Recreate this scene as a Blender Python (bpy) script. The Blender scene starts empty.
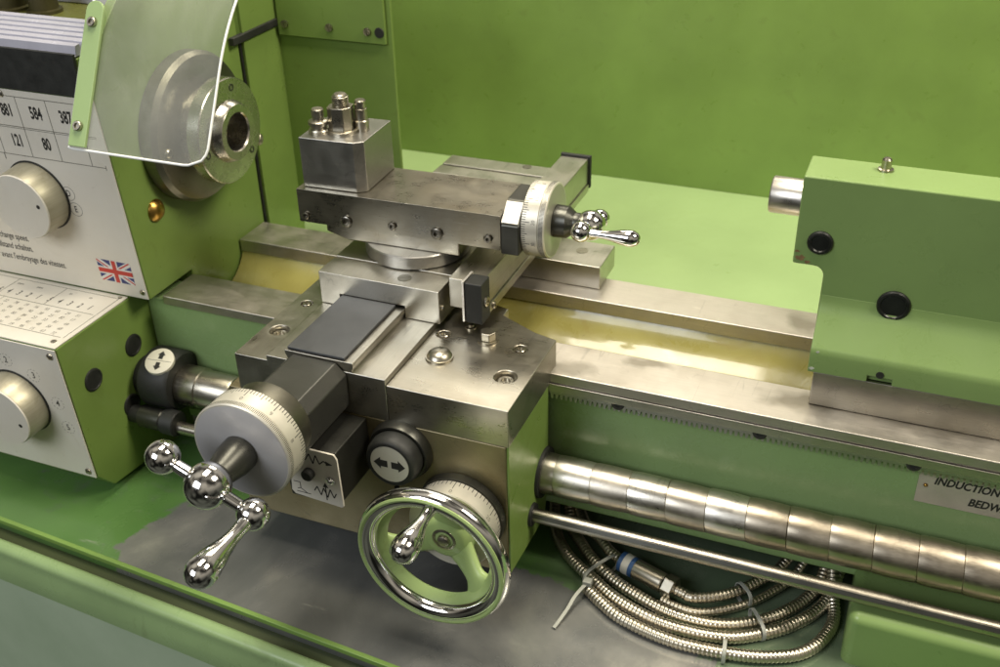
import bpy, bmesh, math, random
from mathutils import Vector, Matrix
random.seed(4)
S = 0.001                       # everything below is written in millimetres
C = bpy.context.scene.collection
scene = bpy.context.scene
V = Vector

# ------------------------------------------------------------------ mesh builder
class MB:
    def __init__(self): self.v = []; self.f = []
    def add(self, vs, fs):
        b = len(self.v); self.v += [tuple(p) for p in vs]; self.f += [tuple(b+i for i in f) for f in fs]; return self
    def box(self, x0, x1, y0, y1, z0, z1):
        return self.add([(x0,y0,z0),(x1,y0,z0),(x1,y1,z0),(x0,y1,z0),(x0,y0,z1),(x1,y0,z1),(x1,y1,z1),(x0,y1,z1)],
            [(0,3,2,1),(4,5,6,7),(0,1,5,4),(1,2,6,5),(2,3,7,6),(3,0,4,7)])
    def prism(self, poly, ax, a0, a1):
        # poly in the two axes other than ax, in (x,y,z) order
        def P(u, v, a): return {'x': (a,u,v), 'y': (u,a,v), 'z': (u,v,a)}[ax]
        n = len(poly)
        vs = [P(u,v,a0) for u,v in poly] + [P(u,v,a1) for u,v in poly]
        fs = [tuple(range(n)), tuple(range(2*n-1, n-1, -1))] + [(i, n+i, n+(i+1)%n, (i+1)%n) for i in range(n)]
        return self.add(vs, fs)
    def lathe(self, prof, o, ax, n=48, ref=None):
        # prof: list of (distance along ax, radius); closed by poles where radius is 0
        ax = V(ax).normalized(); o = V(o)
        r = V(ref) if ref else (V((0,0,1)) if abs(ax.z) < .9 else V((1,0,0)))
        e1 = (r - ax*r.dot(ax)).normalized(); e2 = ax.cross(e1)
        vs = []; rows = []
        for d, R in prof:
            if R <= 1e-6: rows.append([len(vs)]); vs.append(o+ax*d)
            else:
                rows.append(list(range(len(vs), len(vs)+n)))
                for k in range(n):
                    a = 2*math.pi*k/n; vs.append(o+ax*d+(e1*math.cos(a)+e2*math.sin(a))*R)
        fs = []
        for A, B in zip(rows, rows[1:]):
            for k in range(n):
                k2 = (k+1) % n
                if len(A) == 1 and len(B) == 1: continue
                if len(A) == 1: fs.append((A[0], B[k2], B[k]))
                elif len(B) == 1: fs.append((A[k], A[k2], B[0]))
                else: fs.append((A[k], A[k2], B[k2], B[k]))
        return self.add(vs, fs)
    def cyl(self, p0, p1, r0, r1=None, n=32, ch=0.0):
        r1 = r0 if r1 is None else r1
        p0 = V(p0); d = V(p1)-p0; L = d.length
        pr = [(0,0),(0,r0-ch)] + ([(ch,r0),(L-ch,r1)] if ch else [(0,r0),(L,r1)] if False else [(L,r1)])
        pr += [(L,r1-ch)] if ch else []
        pr += [(L,0)]
        return self.lathe(pr, p0, d, n)
    def ball(self, c, r, n=32, ax=(0,0,1)):
        return self.lathe([(-r*math.cos(math.pi*i/(n//2)), r*math.sin(math.pi*i/(n//2)) if 0 < i < n//2 else 0) for i in range(n//2+1)], c, ax, n)
    def torus(self, c, ax, R, r, n=72, m=20):
        ax = V(ax).normalized(); c = V(c); e1 = (V((0,0,1)) if abs(ax.z) < .9 else V((1,0,0))); e1 = (e1-ax*e1.dot(ax)).normalized(); e2 = ax.cross(e1)
        vs = []; fs = []
        for i in range(n):
            a = 2*math.pi*i/n; d = e1*math.cos(a)+e2*math.sin(a)
            for j in range(m):
                b = 2*math.pi*j/m; vs.append(c+d*(R+r*math.cos(b))+ax*(r*math.sin(b)))
        for i in range(n):
            for j in range(m):
                fs.append((i*m+j, ((i+1)%n)*m+j, ((i+1)%n)*m+(j+1)%m, i*m+(j+1)%m))
        return self.add(vs, fs)
    def tube(self, pts, rad, n=10):
        # rad: number or list; parallel-transport frame, capped
        pts = [V(p) for p in pts]; N = len(pts); vs = []; fs = []
        t = (pts[1]-pts[0]).normalized(); e = t.orthogonal().normalized()
        for i, p in enumerate(pts):
            t2 = (pts[min(i+1,N-1)]-pts[max(i-1,0)]).normalized()
            e = (e-t2*e.dot(t2)).normalized(); g = t2.cross(e)
            r = rad[i] if isinstance(rad, (list, tuple)) else rad
            for k in range(n):
                a = 2*math.pi*k/n; vs.append(p+(e*math.cos(a)+g*math.sin(a))*r)
        for i in range(N-1):
            for k in range(n):
                fs.append((i*n+k, i*n+(k+1)%n, (i+1)*n+(k+1)%n, (i+1)*n+k))
        fs.append(tuple(range(n-1,-1,-1))); fs.append(tuple((N-1)*n+k for k in range(n)))
        return self.add(vs, fs)
    def poly(self, pts): return self.add(pts, [tuple(range(len(pts)))])
    def flat(self, pts2, o, r, u, h=0.25):
        # a flat polygon of thickness h lying on the plane (o; r, u)
        o, r, u = V(o), V(r).normalized(), V(u).normalized(); n = r.cross(u)
        a = [o+r*x+u*y for x,y in pts2]; b = [p+n*h for p in a]; k = len(a)
        return self.add(b+a, [tuple(range(k)), tuple(range(2*k-1,k-1,-1))]+[(i, k+i, k+(i+1)%k, (i+1)%k) for i in range(k)])
    def line(self, p, q, w, o, r, u, h=0.2):
        d = V((q[0]-p[0], q[1]-p[1])); n = V((-d.y, d.x)).normalized()*w/2
        return self.flat([(p[0]-n.x,p[1]-n.y),(q[0]-n.x,q[1]-n.y),(q[0]+n.x,q[1]+n.y),(p[0]+n.x,p[1]+n.y)], o, r, u, h)
    def text(self, s, size, o, r, u, h=0.2, align='CENTER', shear=0.0, bold=0.0, squeeze=1.0):
        cu = bpy.data.curves.new('lettering_source', 'FONT'); cu.body = s; cu.size = size; cu.align_x = align; cu.align_y = 'CENTER'
        cu.shear = shear; cu.offset = bold*size; cu.resolution_u = 3
        ob = bpy.data.objects.new('lettering_source', cu); C.objects.link(ob)
        dg = bpy.context.evaluated_depsgraph_get(); me = ob.evaluated_get(dg).to_mesh()
        o, r, u = V(o), V(r).normalized(), V(u).normalized(); n = r.cross(u)
        self.add([o+r*(p.co.x*squeeze)+u*p.co.y+n*h for p in me.vertices], [tuple(p.vertices) for p in me.polygons])
        ob.evaluated_get(dg).to_mesh_clear(); bpy.data.objects.remove(ob); bpy.data.curves.remove(cu)
        return self
    def build(self, name, mat, parent=None, at=None, bevel=0.0, seg=2, ang=35, fix=True):
        """one mesh object; written in world mm, stored relative to its thing's base"""
        base = V(parent['_o']) if parent else (V(at) if at else V((0,0,0)))
        me = bpy.data.meshes.new(name)
        me.from_pydata([tuple((V(p)-base)*S) for p in self.v], [], self.f)
        if fix:
            bm = bmesh.new(); bm.from_mesh(me); bmesh.ops.recalc_face_normals(bm, faces=bm.faces); bm.to_mesh(me); bm.free()
        me.update()
        ob = bpy.data.objects.new(name, me); C.objects.link(ob)
        me.materials.append(mat)
        if bevel:
            m = ob.modifiers.new('edge', 'BEVEL'); m.width = bevel*S; m.segments = seg; m.limit_method = 'ANGLE'; m.angle_limit = math.radians(40); m.harden_normals = True
        me.polygons.foreach_set('use_smooth', [True]*len(me.polygons)); me.set_sharp_from_angle(angle=math.radians(ang))
        ob['_o'] = tuple(base)
        if parent: ob.parent = parent
        else: ob.location = base*S
        return ob

def thing(name, label, cat, o, group=None, rotz=0.0):
    e = bpy.data.objects.new(name, None); C.objects.link(e); e.empty_display_size = .02
    e.location = V(o)*S; e.rotation_euler = (0,0,math.radians(rotz)); e['_o'] = tuple(o)
    e['label'] = label; e['category'] = cat
    if group: e['group'] = group
    return e

def copy_part(src, delta, parent=None):
    """copy of a part (and its own sub-parts), moved by delta mm"""
    c = src.copy(); C.objects.link(c); c.location = src.location + V(delta)*S
    if parent: c.parent = parent
    for ch in list(src.children):
        d = ch.copy(); C.objects.link(d); d.parent = c
    return c

def cut(ob, mb):
    """subtract the builder's solid from ob's mesh for good"""
    base = V(ob['_o'])
    me = bpy.data.meshes.new('cutter'); me.from_pydata([tuple((V(p)-base)*S) for p in mb.v], [], mb.f)
    bm = bmesh.new(); bm.from_mesh(me); bmesh.ops.recalc_face_normals(bm, faces=bm.faces); bm.to_mesh(me); bm.free()
    k = bpy.data.objects.new('cutter', me); C.objects.link(k); k.location = ob.matrix_basis.translation if not ob.parent else (0,0,0)
    k.parent = ob.parent
    mods = [(m.name, m.width) for m in ob.modifiers]; ob.modifiers.clear()
    m = ob.modifiers.new('cut', 'BOOLEAN'); m.object = k; m.operation = 'DIFFERENCE'; m.solver = 'EXACT'
    dg = bpy.context.evaluated_depsgraph_get(); dg.update()
    new = bpy.data.meshes.new_from_object(ob.evaluated_get(dg)); ob.modifiers.clear(); ob.data = new
    new.polygons.foreach_set('use_smooth', [True]*len(new.polygons)); new.set_sharp_from_angle(angle=math.radians(35))
    bpy.data.objects.remove(k)
    for n, w in mods:
        b = ob.modifiers.new('edge', 'BEVEL'); b.width = w; b.segments = 2; b.limit_method = 'ANGLE'; b.angle_limit = math.radians(40); b.harden_normals = True

# ------------------------------------------------------------------ materials
class NT:
    def __init__(self, name):
        self.m = bpy.data.materials.new(name); self.m.use_nodes = True; self.t = self.m.node_tree
        self.b = self.t.nodes['Principled BSDF']; self.tc = self.t.nodes.new('ShaderNodeTexCoord')
    def n(self, typ, **kw):
        x = self.t.nodes.new(typ)
        for k, v in kw.items(): setattr(x, k, v)
        return x
    def l(self, a, b): self.t.links.new(a, b)
    def coord(self, scale=(1,1,1), rot=(0,0,0)):
        mp = self.n('ShaderNodeMapping'); mp.inputs['Scale'].default_value = scale; mp.inputs['Rotation'].default_value = rot
        self.l(self.tc.outputs['Object'], mp.inputs['Vector']); return mp.outputs['Vector']
    def noise(self, scale, detail=4, rough=.55, vec=None, dist=0.0):
        x = self.n('ShaderNodeTexNoise'); x.inputs['Scale'].default_value = scale; x.inputs['Detail'].default_value = detail
        x.inputs['Roughness'].default_value = rough; x.inputs['Distortion'].default_value = dist
        self.l(vec if vec is not None else self.coord(), x.inputs['Vector']); return x.outputs['Fac']
    def ramp(self, fac, stops):
        x = self.n('ShaderNodeValToRGB'); e = x.color_ramp.elements
        while len(e) < len(stops): e.new(.5)
        for k, (p, c) in enumerate(stops):
            e[k].position = p; e[k].color = (*c, 1) if len(c) == 3 else c
        self.l(fac, x.inputs['Fac']); return x.outputs['Color']
    def mix(self, fac, a, b, blend='MIX'):
        x = self.n('ShaderNodeMix', data_type='RGBA', blend_type=blend)
        for s, v in ((x.inputs[0], fac), (x.inputs[6], a), (x.inputs[7], b)):
            if hasattr(v, 'is_output'): self.l(v, s)
            elif isinstance(v, (int, float)): s.default_value = v
            else: s.default_value = (*v, 1)
        return x.outputs[2]
    def map(self, v, a, b, c, d):
        x = self.n('ShaderNodeMapRange'); self.l(v, x.inputs[0])
        for k, q in zip((1,2,3,4), (a,b,c,d)): x.inputs[k].default_value = q
        return x.outputs[0]
    def bump(self, h, strength, dist=.0004, prev=None):
        x = self.n('ShaderNodeBump'); x.inputs['Strength'].default_value = strength; x.inputs['Distance'].default_value = dist
        self.l(h, x.inputs['Height'])
        if prev is not None: self.l(prev, x.inputs['Normal'])
        return x.outputs['Normal']
    def set(self, **kw):
        for k, v in kw.items():
            s = self.b.inputs[k.replace('_', ' ')]
            if hasattr(v, 'is_output'): self.l(v, s)
            elif isinstance(v, (tuple, list)) and len(v) == 3 and s.type == 'RGBA': s.default_value = (*v, 1)
            else: s.default_value = v
        return self.m

def paint(name, col, rough=.32, dirt=(.10,.11,.02), amount=.35, var=.12):
    n = NT(name)
    big = n.noise(9, 5); mid = n.noise(38, 6, .65, dist=.6); fine = n.noise(420, 3)
    c = n.mix(n.map(big, .3, .7, 0, 1), tuple(x*(1-var) for x in col), tuple(x*(1+var) for x in col))
    c = n.mix(n.map(mid, .60, .80, 0, amount), c, dirt)
    nb = n.bump(fine, .10, .0003); nb = n.bump(n.noise(90, 2), .10, .0006, nb)
    return n.set(Base_Color=c, Roughness=n.map(mid, .3, .8, rough-.07, rough+.16), Normal=nb, Specular_IOR_Level=.45)

def steel(name, col=(.56,.53,.47), rough=.30, grain=(1,1,1), stain=.5, stain_col=(.20,.17,.10), spots=.3, aniso=.0, metal=1.0, bumpy=.12):
    """ground steel: grain = noise stretch (small number along the grind); stains are soft cloudy oil marks"""
    n = NT(name)
    g = n.noise(900, 3, .6, n.coord(grain)); cloud = n.noise(13, 5, .55, dist=.5); sp = n.noise(85, 6, .7, dist=.8); mid = n.noise(45, 4, .6)
    c = n.mix(n.map(g, .3, .7, 0, 1), tuple(x*.94 for x in col), tuple(min(1,x*1.05) for x in col))
    c = n.mix(n.map(mid, .42, .72, 0, .16), c, tuple(a*.45+b*.55 for a, b in zip(col, stain_col)))
    c = n.mix(n.map(cloud, .46, .70, 0, stain*.8), c, stain_col)
    c = n.mix(n.map(sp, .62, .74, 0, spots), c, tuple(x*.6 for x in stain_col))
    sc = n.ramp(n.noise(70, 2, .5, n.coord((.05,1,1), (.3,.2,.55)), .2), [(.488,(0,0,0)),(.5,(1,1,1)),(.512,(0,0,0))])
    sc2 = n.ramp(n.noise(52, 2, .5, n.coord((1,.05,1), (.2,.3,.35)), .2), [(.490,(0,0,0)),(.5,(1,1,1)),(.510,(0,0,0))])
    brk = n.map(n.noise(30, 3), .5, .62, 0, .5)
    m1 = n.n('ShaderNodeMath', operation='MULTIPLY'); n.l(sc, m1.inputs[0]); n.l(brk, m1.inputs[1])
    m2 = n.n('ShaderNodeMath', operation='MULTIPLY'); n.l(sc2, m2.inputs[0]); n.l(brk, m2.inputs[1])
    c = n.mix(m1.outputs[0], c, tuple(min(1, x*1.25) for x in col)); c = n.mix(m2.outputs[0], c, tuple(x*.5 for x in col))
    r = n.map(g, .25, .75, rough-.03, rough+.05)
    r2 = n.n('ShaderNodeMath', operation='ADD'); n.l(r, r2.inputs[0]); n.l(n.map(mid, .3, .75, -.03, .12), r2.inputs[1])
    return n.set(Base_Color=c, Metallic=metal, Roughness=r2.outputs[0], Normal=n.bump(g, bumpy, .0001), Anisotropic=aniso)

def plain(name, col, rough=.4, metal=0.0, var=.15, scale=60, bump=.06, spec=.5):
    n = NT(name); k = n.noise(scale, 5, .6)
    c = n.mix(n.map(k, .3, .7, 0, 1), tuple(x*(1-var) for x in col), tuple(min(1,x*(1+var)) for x in col))
    return n.set(Base_Color=c, Metallic=metal, Roughness=n.map(k, .3, .75, max(.02,rough-.06), rough+.1), Normal=n.bump(n.noise(500,3), bump, .0002), Specular_IOR_Level=spec)

GREEN = (.185,.280,.066); GREEN2 = (.215,.318,.108)
M = dict(
    green = paint('green_paint', GREEN),
    green_clean = paint('clean_green_paint', GREEN2, .30, amount=.12, var=.07),
    green_pale = paint('lightened_green_paint', (.305,.425,.185), .34, amount=.10, var=.07),  # machine green lightened to stand for strong light on the chute
    steel = steel('ground_steel', grain=(.05,1,1)),
    steel_y = steel('ground_steel_cross', (.53,.51,.455), .30, (1,.05,1), .36, (.27,.24,.16), .35),
    steel_way = steel('bed_way_steel', (.70,.66,.585), .42, (.06,1,1), .40, (.30,.27,.21), .25),
    steel_oily = steel('oily_steel', (.47,.445,.385), .28, (.08,1,1), .42, (.26,.21,.12), .22),
    steel_grey = steel('grey_machined_steel', (.47,.46,.44), .31, (.06,1,1), .25, (.24,.22,.17), .2),
    steel_dark = steel('darkened_steel', (.24,.23,.19), .36, (.1,1,1), .5, (.09,.08,.04), .5),
    bolt = steel('bolt_steel', (.46,.43,.36), .27, (1,1,1), .5, (.16,.13,.06), .5),
    rod = steel('bright_rod', (.62,.59,.53), .30, (.1,1,1), .25, (.26,.22,.14), .25),
    chrome = plain('chrome', (.82,.81,.79), .075, 1.0, .03, 55, .015),
    satin = steel('satin_aluminium', (.74,.72,.68), .36, (1,1,1), .10, (.5,.46,.36), .08, bumpy=.05),
    dialface = plain('anodised_dial_face', (.50,.49,.49), .42, .35, .03, 40, .03),
    dial = plain('satin_dial', (.66,.63,.54), .40, .45, .07, 40, .04),
    panel = plain('silver_panel', (.76,.72,.635), .44, .08, .05, 14, .03),
    black = plain('black_plastic', (.014,.015,.013), .34, 0, .3, 60, .12),
    rubber = plain('black_rubber', (.017,.018,.016), .55, 0, .3, 90, .25),
    blacked = steel('black_oxide_steel', (.085,.085,.075), .30, (.1,1,1), .2, (.03,.03,.02), .2, metal=.8),
    cover = plain('grey_way_cover', (.075,.078,.082), .38, .25, .18, 45, .12),
    ink = plain('black_ink', (.02,.02,.018), .5, 0, .1),
    greyink = plain('worn_grey_ink', (.16,.15,.12), .5, 0, .3, 200),
    white = plain('white_disc', (.66,.63,.52), .45, 0, .06, 40),
    red = plain('flag_red', (.55,.035,.02), .45, 0, .05), blue = plain('flag_blue', (.025,.035,.16), .45, 0, .05), flagwhite = plain('flag_white', (.74,.72,.66), .45, 0, .04),
    brass = steel('old_brass', (.46,.28,.07), .28, (1,1,1), .4, (.14,.07,.015), .4),
    conduit = steel('conduit_metal', (.63,.58,.475), .29, (1,1,1), .3, (.3,.2,.07), .2),
    tie = plain('nylon_tie', (.40,.41,.36), .4, 0, .08), tape_blue = plain('blue_tape', (.03,.09,.22), .45), tape_white = plain('white_tape', (.6,.58,.5), .5),
    ribbed = plain('ribbed_mat', (.40,.40,.47), .22, 0, .06, 40, .05),
)
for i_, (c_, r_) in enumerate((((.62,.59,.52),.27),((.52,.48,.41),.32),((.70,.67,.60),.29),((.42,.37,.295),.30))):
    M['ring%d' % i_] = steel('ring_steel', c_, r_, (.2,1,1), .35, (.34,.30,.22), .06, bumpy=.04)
def way_mat():
    m = steel('bed_way_oil_and_reflection', (.60,.56,.50), .40, (.06,1,1), .40, (.30,.26,.20), .3); t = m.node_tree; b = t.nodes['Principled BSDF']
    n = NT.__new__(NT); n.m = m; n.t = t; n.b = b; n.tc = [x for x in t.nodes if x.bl_idname == 'ShaderNodeTexCoord'][0]
    src = b.inputs['Base Color'].links[0].from_socket; wob = n.n('ShaderNodeTexNoise'); wob.inputs['Scale'].default_value = 40; n.l(n.tc.outputs['Object'], wob.inputs['Vector'])
    off = n.n('ShaderNodeVectorMath', operation='MULTIPLY_ADD'); n.l(wob.outputs['Color'], off.inputs[0]); off.inputs[1].default_value = (.05,.03,0); n.l(n.tc.outputs['Object'], off.inputs[2])
    cur = src
    for (x, y, rx, ry, a) in ((.075,-.046,.022,.007,.55),(.205,-.060,.026,.016,.6),(.012,-.075,.02,.01,.4),(.19,.066,.018,.018,.55),(.30,-.06,.05,.012,.35)):  # oil patches; those at the tailstock paint its dark reflection on the way
        # the marks are given in metres in the bed's own coordinates (its base lies at y = 0.09)
        d = n.n('ShaderNodeVectorMath', operation='SUBTRACT'); n.l(off.outputs[0], d.inputs[0]); d.inputs[1].default_value = (x+.025,y+.015,.185)
        s = n.n('ShaderNodeVectorMath', operation='DIVIDE'); n.l(d.outputs[0], s.inputs[0]); s.inputs[1].default_value = (rx,ry,.05)
        ln = n.n('ShaderNodeVectorMath', operation='LENGTH'); n.l(s.outputs[0], ln.inputs[0])
        cur = n.mix(n.map(ln.outputs['Value'], .5, 1.25, a, 0), cur, (.15,.13,.09))
    n.l(cur, b.inputs['Base Color']); return m
M['steel_way'] = way_mat()
def panel_mat():
    n = NT('silver_panel'); a = n.noise(9, 5, .6, dist=.4); b = n.noise(34, 6, .68, dist=.8); f = n.noise(160, 4, .6)
    c = n.mix(n.map(a, .35, .7, 0, 1), (.77,.735,.655), (.70,.655,.55)); c = n.mix(n.map(b, .60, .76, 0, .30), c, (.46,.40,.27))
    c = n.mix(n.map(f, .66, .76, 0, .35), c, (.40,.36,.27))
    return n.set(Base_Color=c, Metallic=.08, Roughness=n.map(b, .3, .75, .36, .54), Normal=n.bump(f, .04, .0002))
M['panel'] = panel_mat()
def knob_metal():
    n = NT('knob_side'); g = n.noise(300, 4, .6, n.coord((1,.04,1))); k = n.noise(40, 6, .65, dist=.5)
    c = n.mix(n.map(g, .3, .7, 0, 1), (.40,.37,.27), (.50,.47,.36)); c = n.mix(n.map(k, .55,.75,0,.5), c, (.2,.16,.07))
    return n.set(Base_Color=c, Metallic=.55, Roughness=.42, Normal=n.bump(g, .15, .0002))
M['knob'] = knob_metal()
def trough_mat():
    n = NT('oily_cream_casting'); a = n.noise(7, 4, .55, dist=.4); b = n.noise(24, 6, .65, dist=.9); sp = n.noise(75, 5, .7, dist=.6)
    c = n.ramp(a, [(.28,(.22,.19,.04)), (.5,(.33,.295,.085)), (.72,(.42,.385,.13))])
    c = n.mix(n.map(b, .56, .72, 0, .55), c, (.24,.18,.03)); c = n.mix(n.map(sp, .66, .74, 0, .7), c, (.13,.09,.015))
    nb = n.bump(n.noise(22, 3, .5), .34, .0032); nb = n.bump(n.noise(110, 2), .06, .0006, nb)
    return n.set(Base_Color=c, Roughness=n.map(b, .3, .7, .20, .42), Normal=nb, Coat_Weight=.6, Coat_Roughness=.07)
M['trough'] = trough_mat()
def tray_mat():
    """green tray paint, worn to dull grey metal in a broad patch below the carriage; light painted in under the hoses"""
    n = NT('worn_and_lit_tray_paint'); sx = n.n('ShaderNodeSeparateXYZ'); n.l(n.tc.outputs['Object'], sx.inputs[0])
    wob = n.noise(11, 5, .6, dist=.5); w = n.map(wob, 0, 1, -.075, .075)
    # distance from the centre of a patch (metres, tray coordinates)
    def gauss(cx, cy, rx, ry):
        ax = n.n('ShaderNodeMath', operation='SUBTRACT'); n.l(sx.outputs[0], ax.inputs[0]); ax.inputs[1].default_value = cx
        ay = n.n('ShaderNodeMath', operation='SUBTRACT'); n.l(sx.outputs[1], ay.inputs[0]); ay.inputs[1].default_value = cy
        dx = n.n('ShaderNodeMath', operation='DIVIDE'); n.l(ax.outputs[0], dx.inputs[0]); dx.inputs[1].default_value = rx
        dy = n.n('ShaderNodeMath', operation='DIVIDE'); n.l(ay.outputs[0], dy.inputs[0]); dy.inputs[1].default_value = ry
        px = n.n('ShaderNodeMath', operation='POWER'); n.l(dx.outputs[0], px.inputs[0]); px.inputs[1].default_value = 4
        py = n.n('ShaderNodeMath', operation='POWER'); n.l(dy.outputs[0], py.inputs[0]); py.inputs[1].default_value = 4
        s = n.n('ShaderNodeMath', operation='ADD'); n.l(px.outputs[0], s.inputs[0]); n.l(py.outputs[0], s.inputs[1])
        q = n.n('ShaderNodeMath', operation='SQRT'); n.l(s.outputs[0], q.inputs[0])
        s2 = n.n('ShaderNodeMath', operation='ADD'); n.l(q.outputs[0], s2.inputs[0])
        m2 = n.n('ShaderNodeMath', operation='MULTIPLY'); n.l(w, m2.inputs[0]); m2.inputs[1].default_value = 9; n.l(m2.outputs[0], s2.inputs[1])
        return s2.outputs[0]
    worn = n.map(gauss(-.10, -.135, .285, .085), .97, 1.02, 1, 0)
    worn2 = n.map(n.noise(26, 7, .7, dist=1.2), .55, .72, 0, .45)
    pm = n.n('ShaderNodeMath', operation='MAXIMUM'); n.l(worn, pm.inputs[0]); n.l(worn2, pm.inputs[1])
    pm2 = n.n('ShaderNodeMath', operation='MAXIMUM'); n.l(pm.outputs[0], pm2.inputs[0]); n.l(n.map(gauss(.17, -.02, .15, .11), .6, 1.3, .55, 0), pm2.inputs[1])  # paler patch under the hoses stands in for light reflected there
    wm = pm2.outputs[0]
    g = n.mix(n.map(n.noise(8,5), .3,.7,0,1), (.065,.155,.035), (.115,.225,.065))
    s = n.noise(10, 6, .62, n.coord((1,.7,1), (0,0,.5)), .35)
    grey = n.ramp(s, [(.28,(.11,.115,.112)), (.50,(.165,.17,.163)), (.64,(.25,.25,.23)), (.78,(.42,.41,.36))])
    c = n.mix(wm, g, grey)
    scratch = n.noise(120, 4, .7, n.coord((.15,1,1), (0,0,.7)))
    c = n.mix(n.map(scratch, .66, .74, 0, .35), c, (.42,.41,.36))
    return n.set(Base_Color=c, Metallic=n.map(wm, 0, 1, 0, .30), Roughness=n.map(s, .3, .75, .36, .20), Normal=n.bump(n.noise(60, 5), .12, .0008), Coat_Weight=.4, Coat_Roughness=.16)
M['tray'] = tray_mat()
def clear_mat():
    """thin clear plastic: mostly lets light straight through, a glossy skin and a faint scuffed haze"""
    n = NT('clear_polycarbonate'); t = n.t
    out = t.nodes['Material Output']; t.nodes.remove(n.b)
    tr = n.n('ShaderNodeBsdfTransparent'); tr.inputs[0].default_value = (.95,.96,.935,1)
    gl = n.n('ShaderNodeBsdfGlossy'); gl.inputs['Roughness'].default_value = .08; gl.inputs[0].default_value = (.9,.9,.9,1)
    df = n.n('ShaderNodeBsdfDiffuse'); df.inputs[0].default_value = (.75,.76,.72,1)
    fr = n.n('ShaderNodeFresnel'); ge = n.n('ShaderNodeNewGeometry'); n.l(n.map(ge.outputs['Backfacing'], 0, 1, 1.45, 1/1.45), fr.inputs[0])
    m1 = n.n('ShaderNodeMixShader'); n.l(n.map(n.noise(9,7,.68,dist=.5), .3, .75, .06, .17), m1.inputs[0]); n.l(tr.outputs[0], m1.inputs[1]); n.l(df.outputs[0], m1.inputs[2])
    m2 = n.n('ShaderNodeMixShader'); n.l(fr.outputs[0], m2.inputs[0]); n.l(m1.outputs[0], m2.inputs[1]); n.l(gl.outputs[0], m2.inputs[2])
    n.l(m2.outputs[0], out.inputs['Surface']); return n.m
M['clear'] = clear_mat()
M['edge'] = plain('bright_edge_white', (.86,.87,.85), .15, 0, .02)
M['olive'] = paint('oily_olive_well', (.10,.105,.025), .25, amount=.5)
M['brass_dark'] = steel('dark_brass', (.09,.08,.035), .35, (1,1,1), .5, (.04,.035,.01), .5, metal=.6)
M['green_tray'] = paint('tray_edge_paint', (.19,.31,.075), .35, (.10,.11,.04), .5)
M['green_lip'] = paint('tray_lip_paint', (.25,.36,.165), .30, (.13,.15,.06), .4)
M['steel_brown'] = steel('stained_slide_steel', (.37,.345,.285), .27, (.08,1,1), .55, (.20,.15,.07), .22)
M['bracket'] = steel('dark_bracket', (.10,.10,.09), .30, (.1,1,1), .3, (.07,.07,.05), .3, metal=.7)
M['rust'] = plain('bare_rusty_iron', (.30,.19,.09), .5, .3, .3, 200)
M['primer'] = plain('pale_primer', (.55,.56,.46), .5, 0, .2, 200)
M['rod_dark'] = steel('oiled_rod', (.44,.41,.35), .27, (.05,1,1), .4, (.2,.17,.11), .3)
M['label_plate'] = plain('dull_label_plate', (.52,.46,.37), .38, .2, .08, 60)
M['nose'] = steel('spindle_steel', (.54,.52,.47), .22, (1,1,1), .2, (.25,.21,.13), .12, bumpy=.04)
M['web'] = paint('lit_web_green', (.28,.41,.165), .26, amount=.15, var=.07)  # bed green made paler in place of light falling on the web
M['bolt_dark'] = steel('dark_screw', (.26,.245,.21), .25, (1,1,1), .4, (.08,.06,.03), .4)
M['gutter'] = paint('dark_gutter_paint', (.055,.07,.03), .45, (.02,.02,.012), .6)  # near-black paint over the whole gutter
def cabinet_mat():
    n = NT('grey_green_cabinet'); k = n.noise(7, 5, .6)
    return n.set(Base_Color=n.mix(n.map(k,.3,.7,0,1), (.36,.46,.31), (.45,.55,.39)), Roughness=.5, Normal=n.bump(n.noise(200,3), .1, .0004))
M['cabinet'] = cabinet_mat()
WORLD = .5
LAMPS = [('ceiling_or_fill_lamp', (-.25,.12,1.7), (-.1,.12,0), .9, .5, 28, (1,.915,.75)),
         ('ceiling_or_fill_lamp', (.95,.05,1.35), (-.2,.1,.05), .5, .5, 23, (1,.915,.75)),  # added fill for the right-facing faces, no such lamp known
         ('ceiling_or_fill_lamp', (-.38,1.5,1.5), (-.1,.05,0), .9, .4, 9, (1,.915,.75)),
         ('window_light', (-.95,-2.05,1.35), (-.3,-.1,0), 1.3, 1.0, 30, (.91,.95,1.0))]
M['steel_apron'] = steel('apron_casting', (.29,.25,.15), .36, (1,.1,1), .7, (.15,.11,.03), .4, metal=.75)
M['wheel_green'] = paint('wheel_green_paint', (.33,.44,.17), .30, (.12,.12,.03), .5, .12)
M['dial_shade'] = plain('dial_end_face', (.42,.41,.33), .40, .5, .05, 40)
X1, Y1, Z1 = V((1,0,0)), V((0,1,0)), V((0,0,1))

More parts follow.
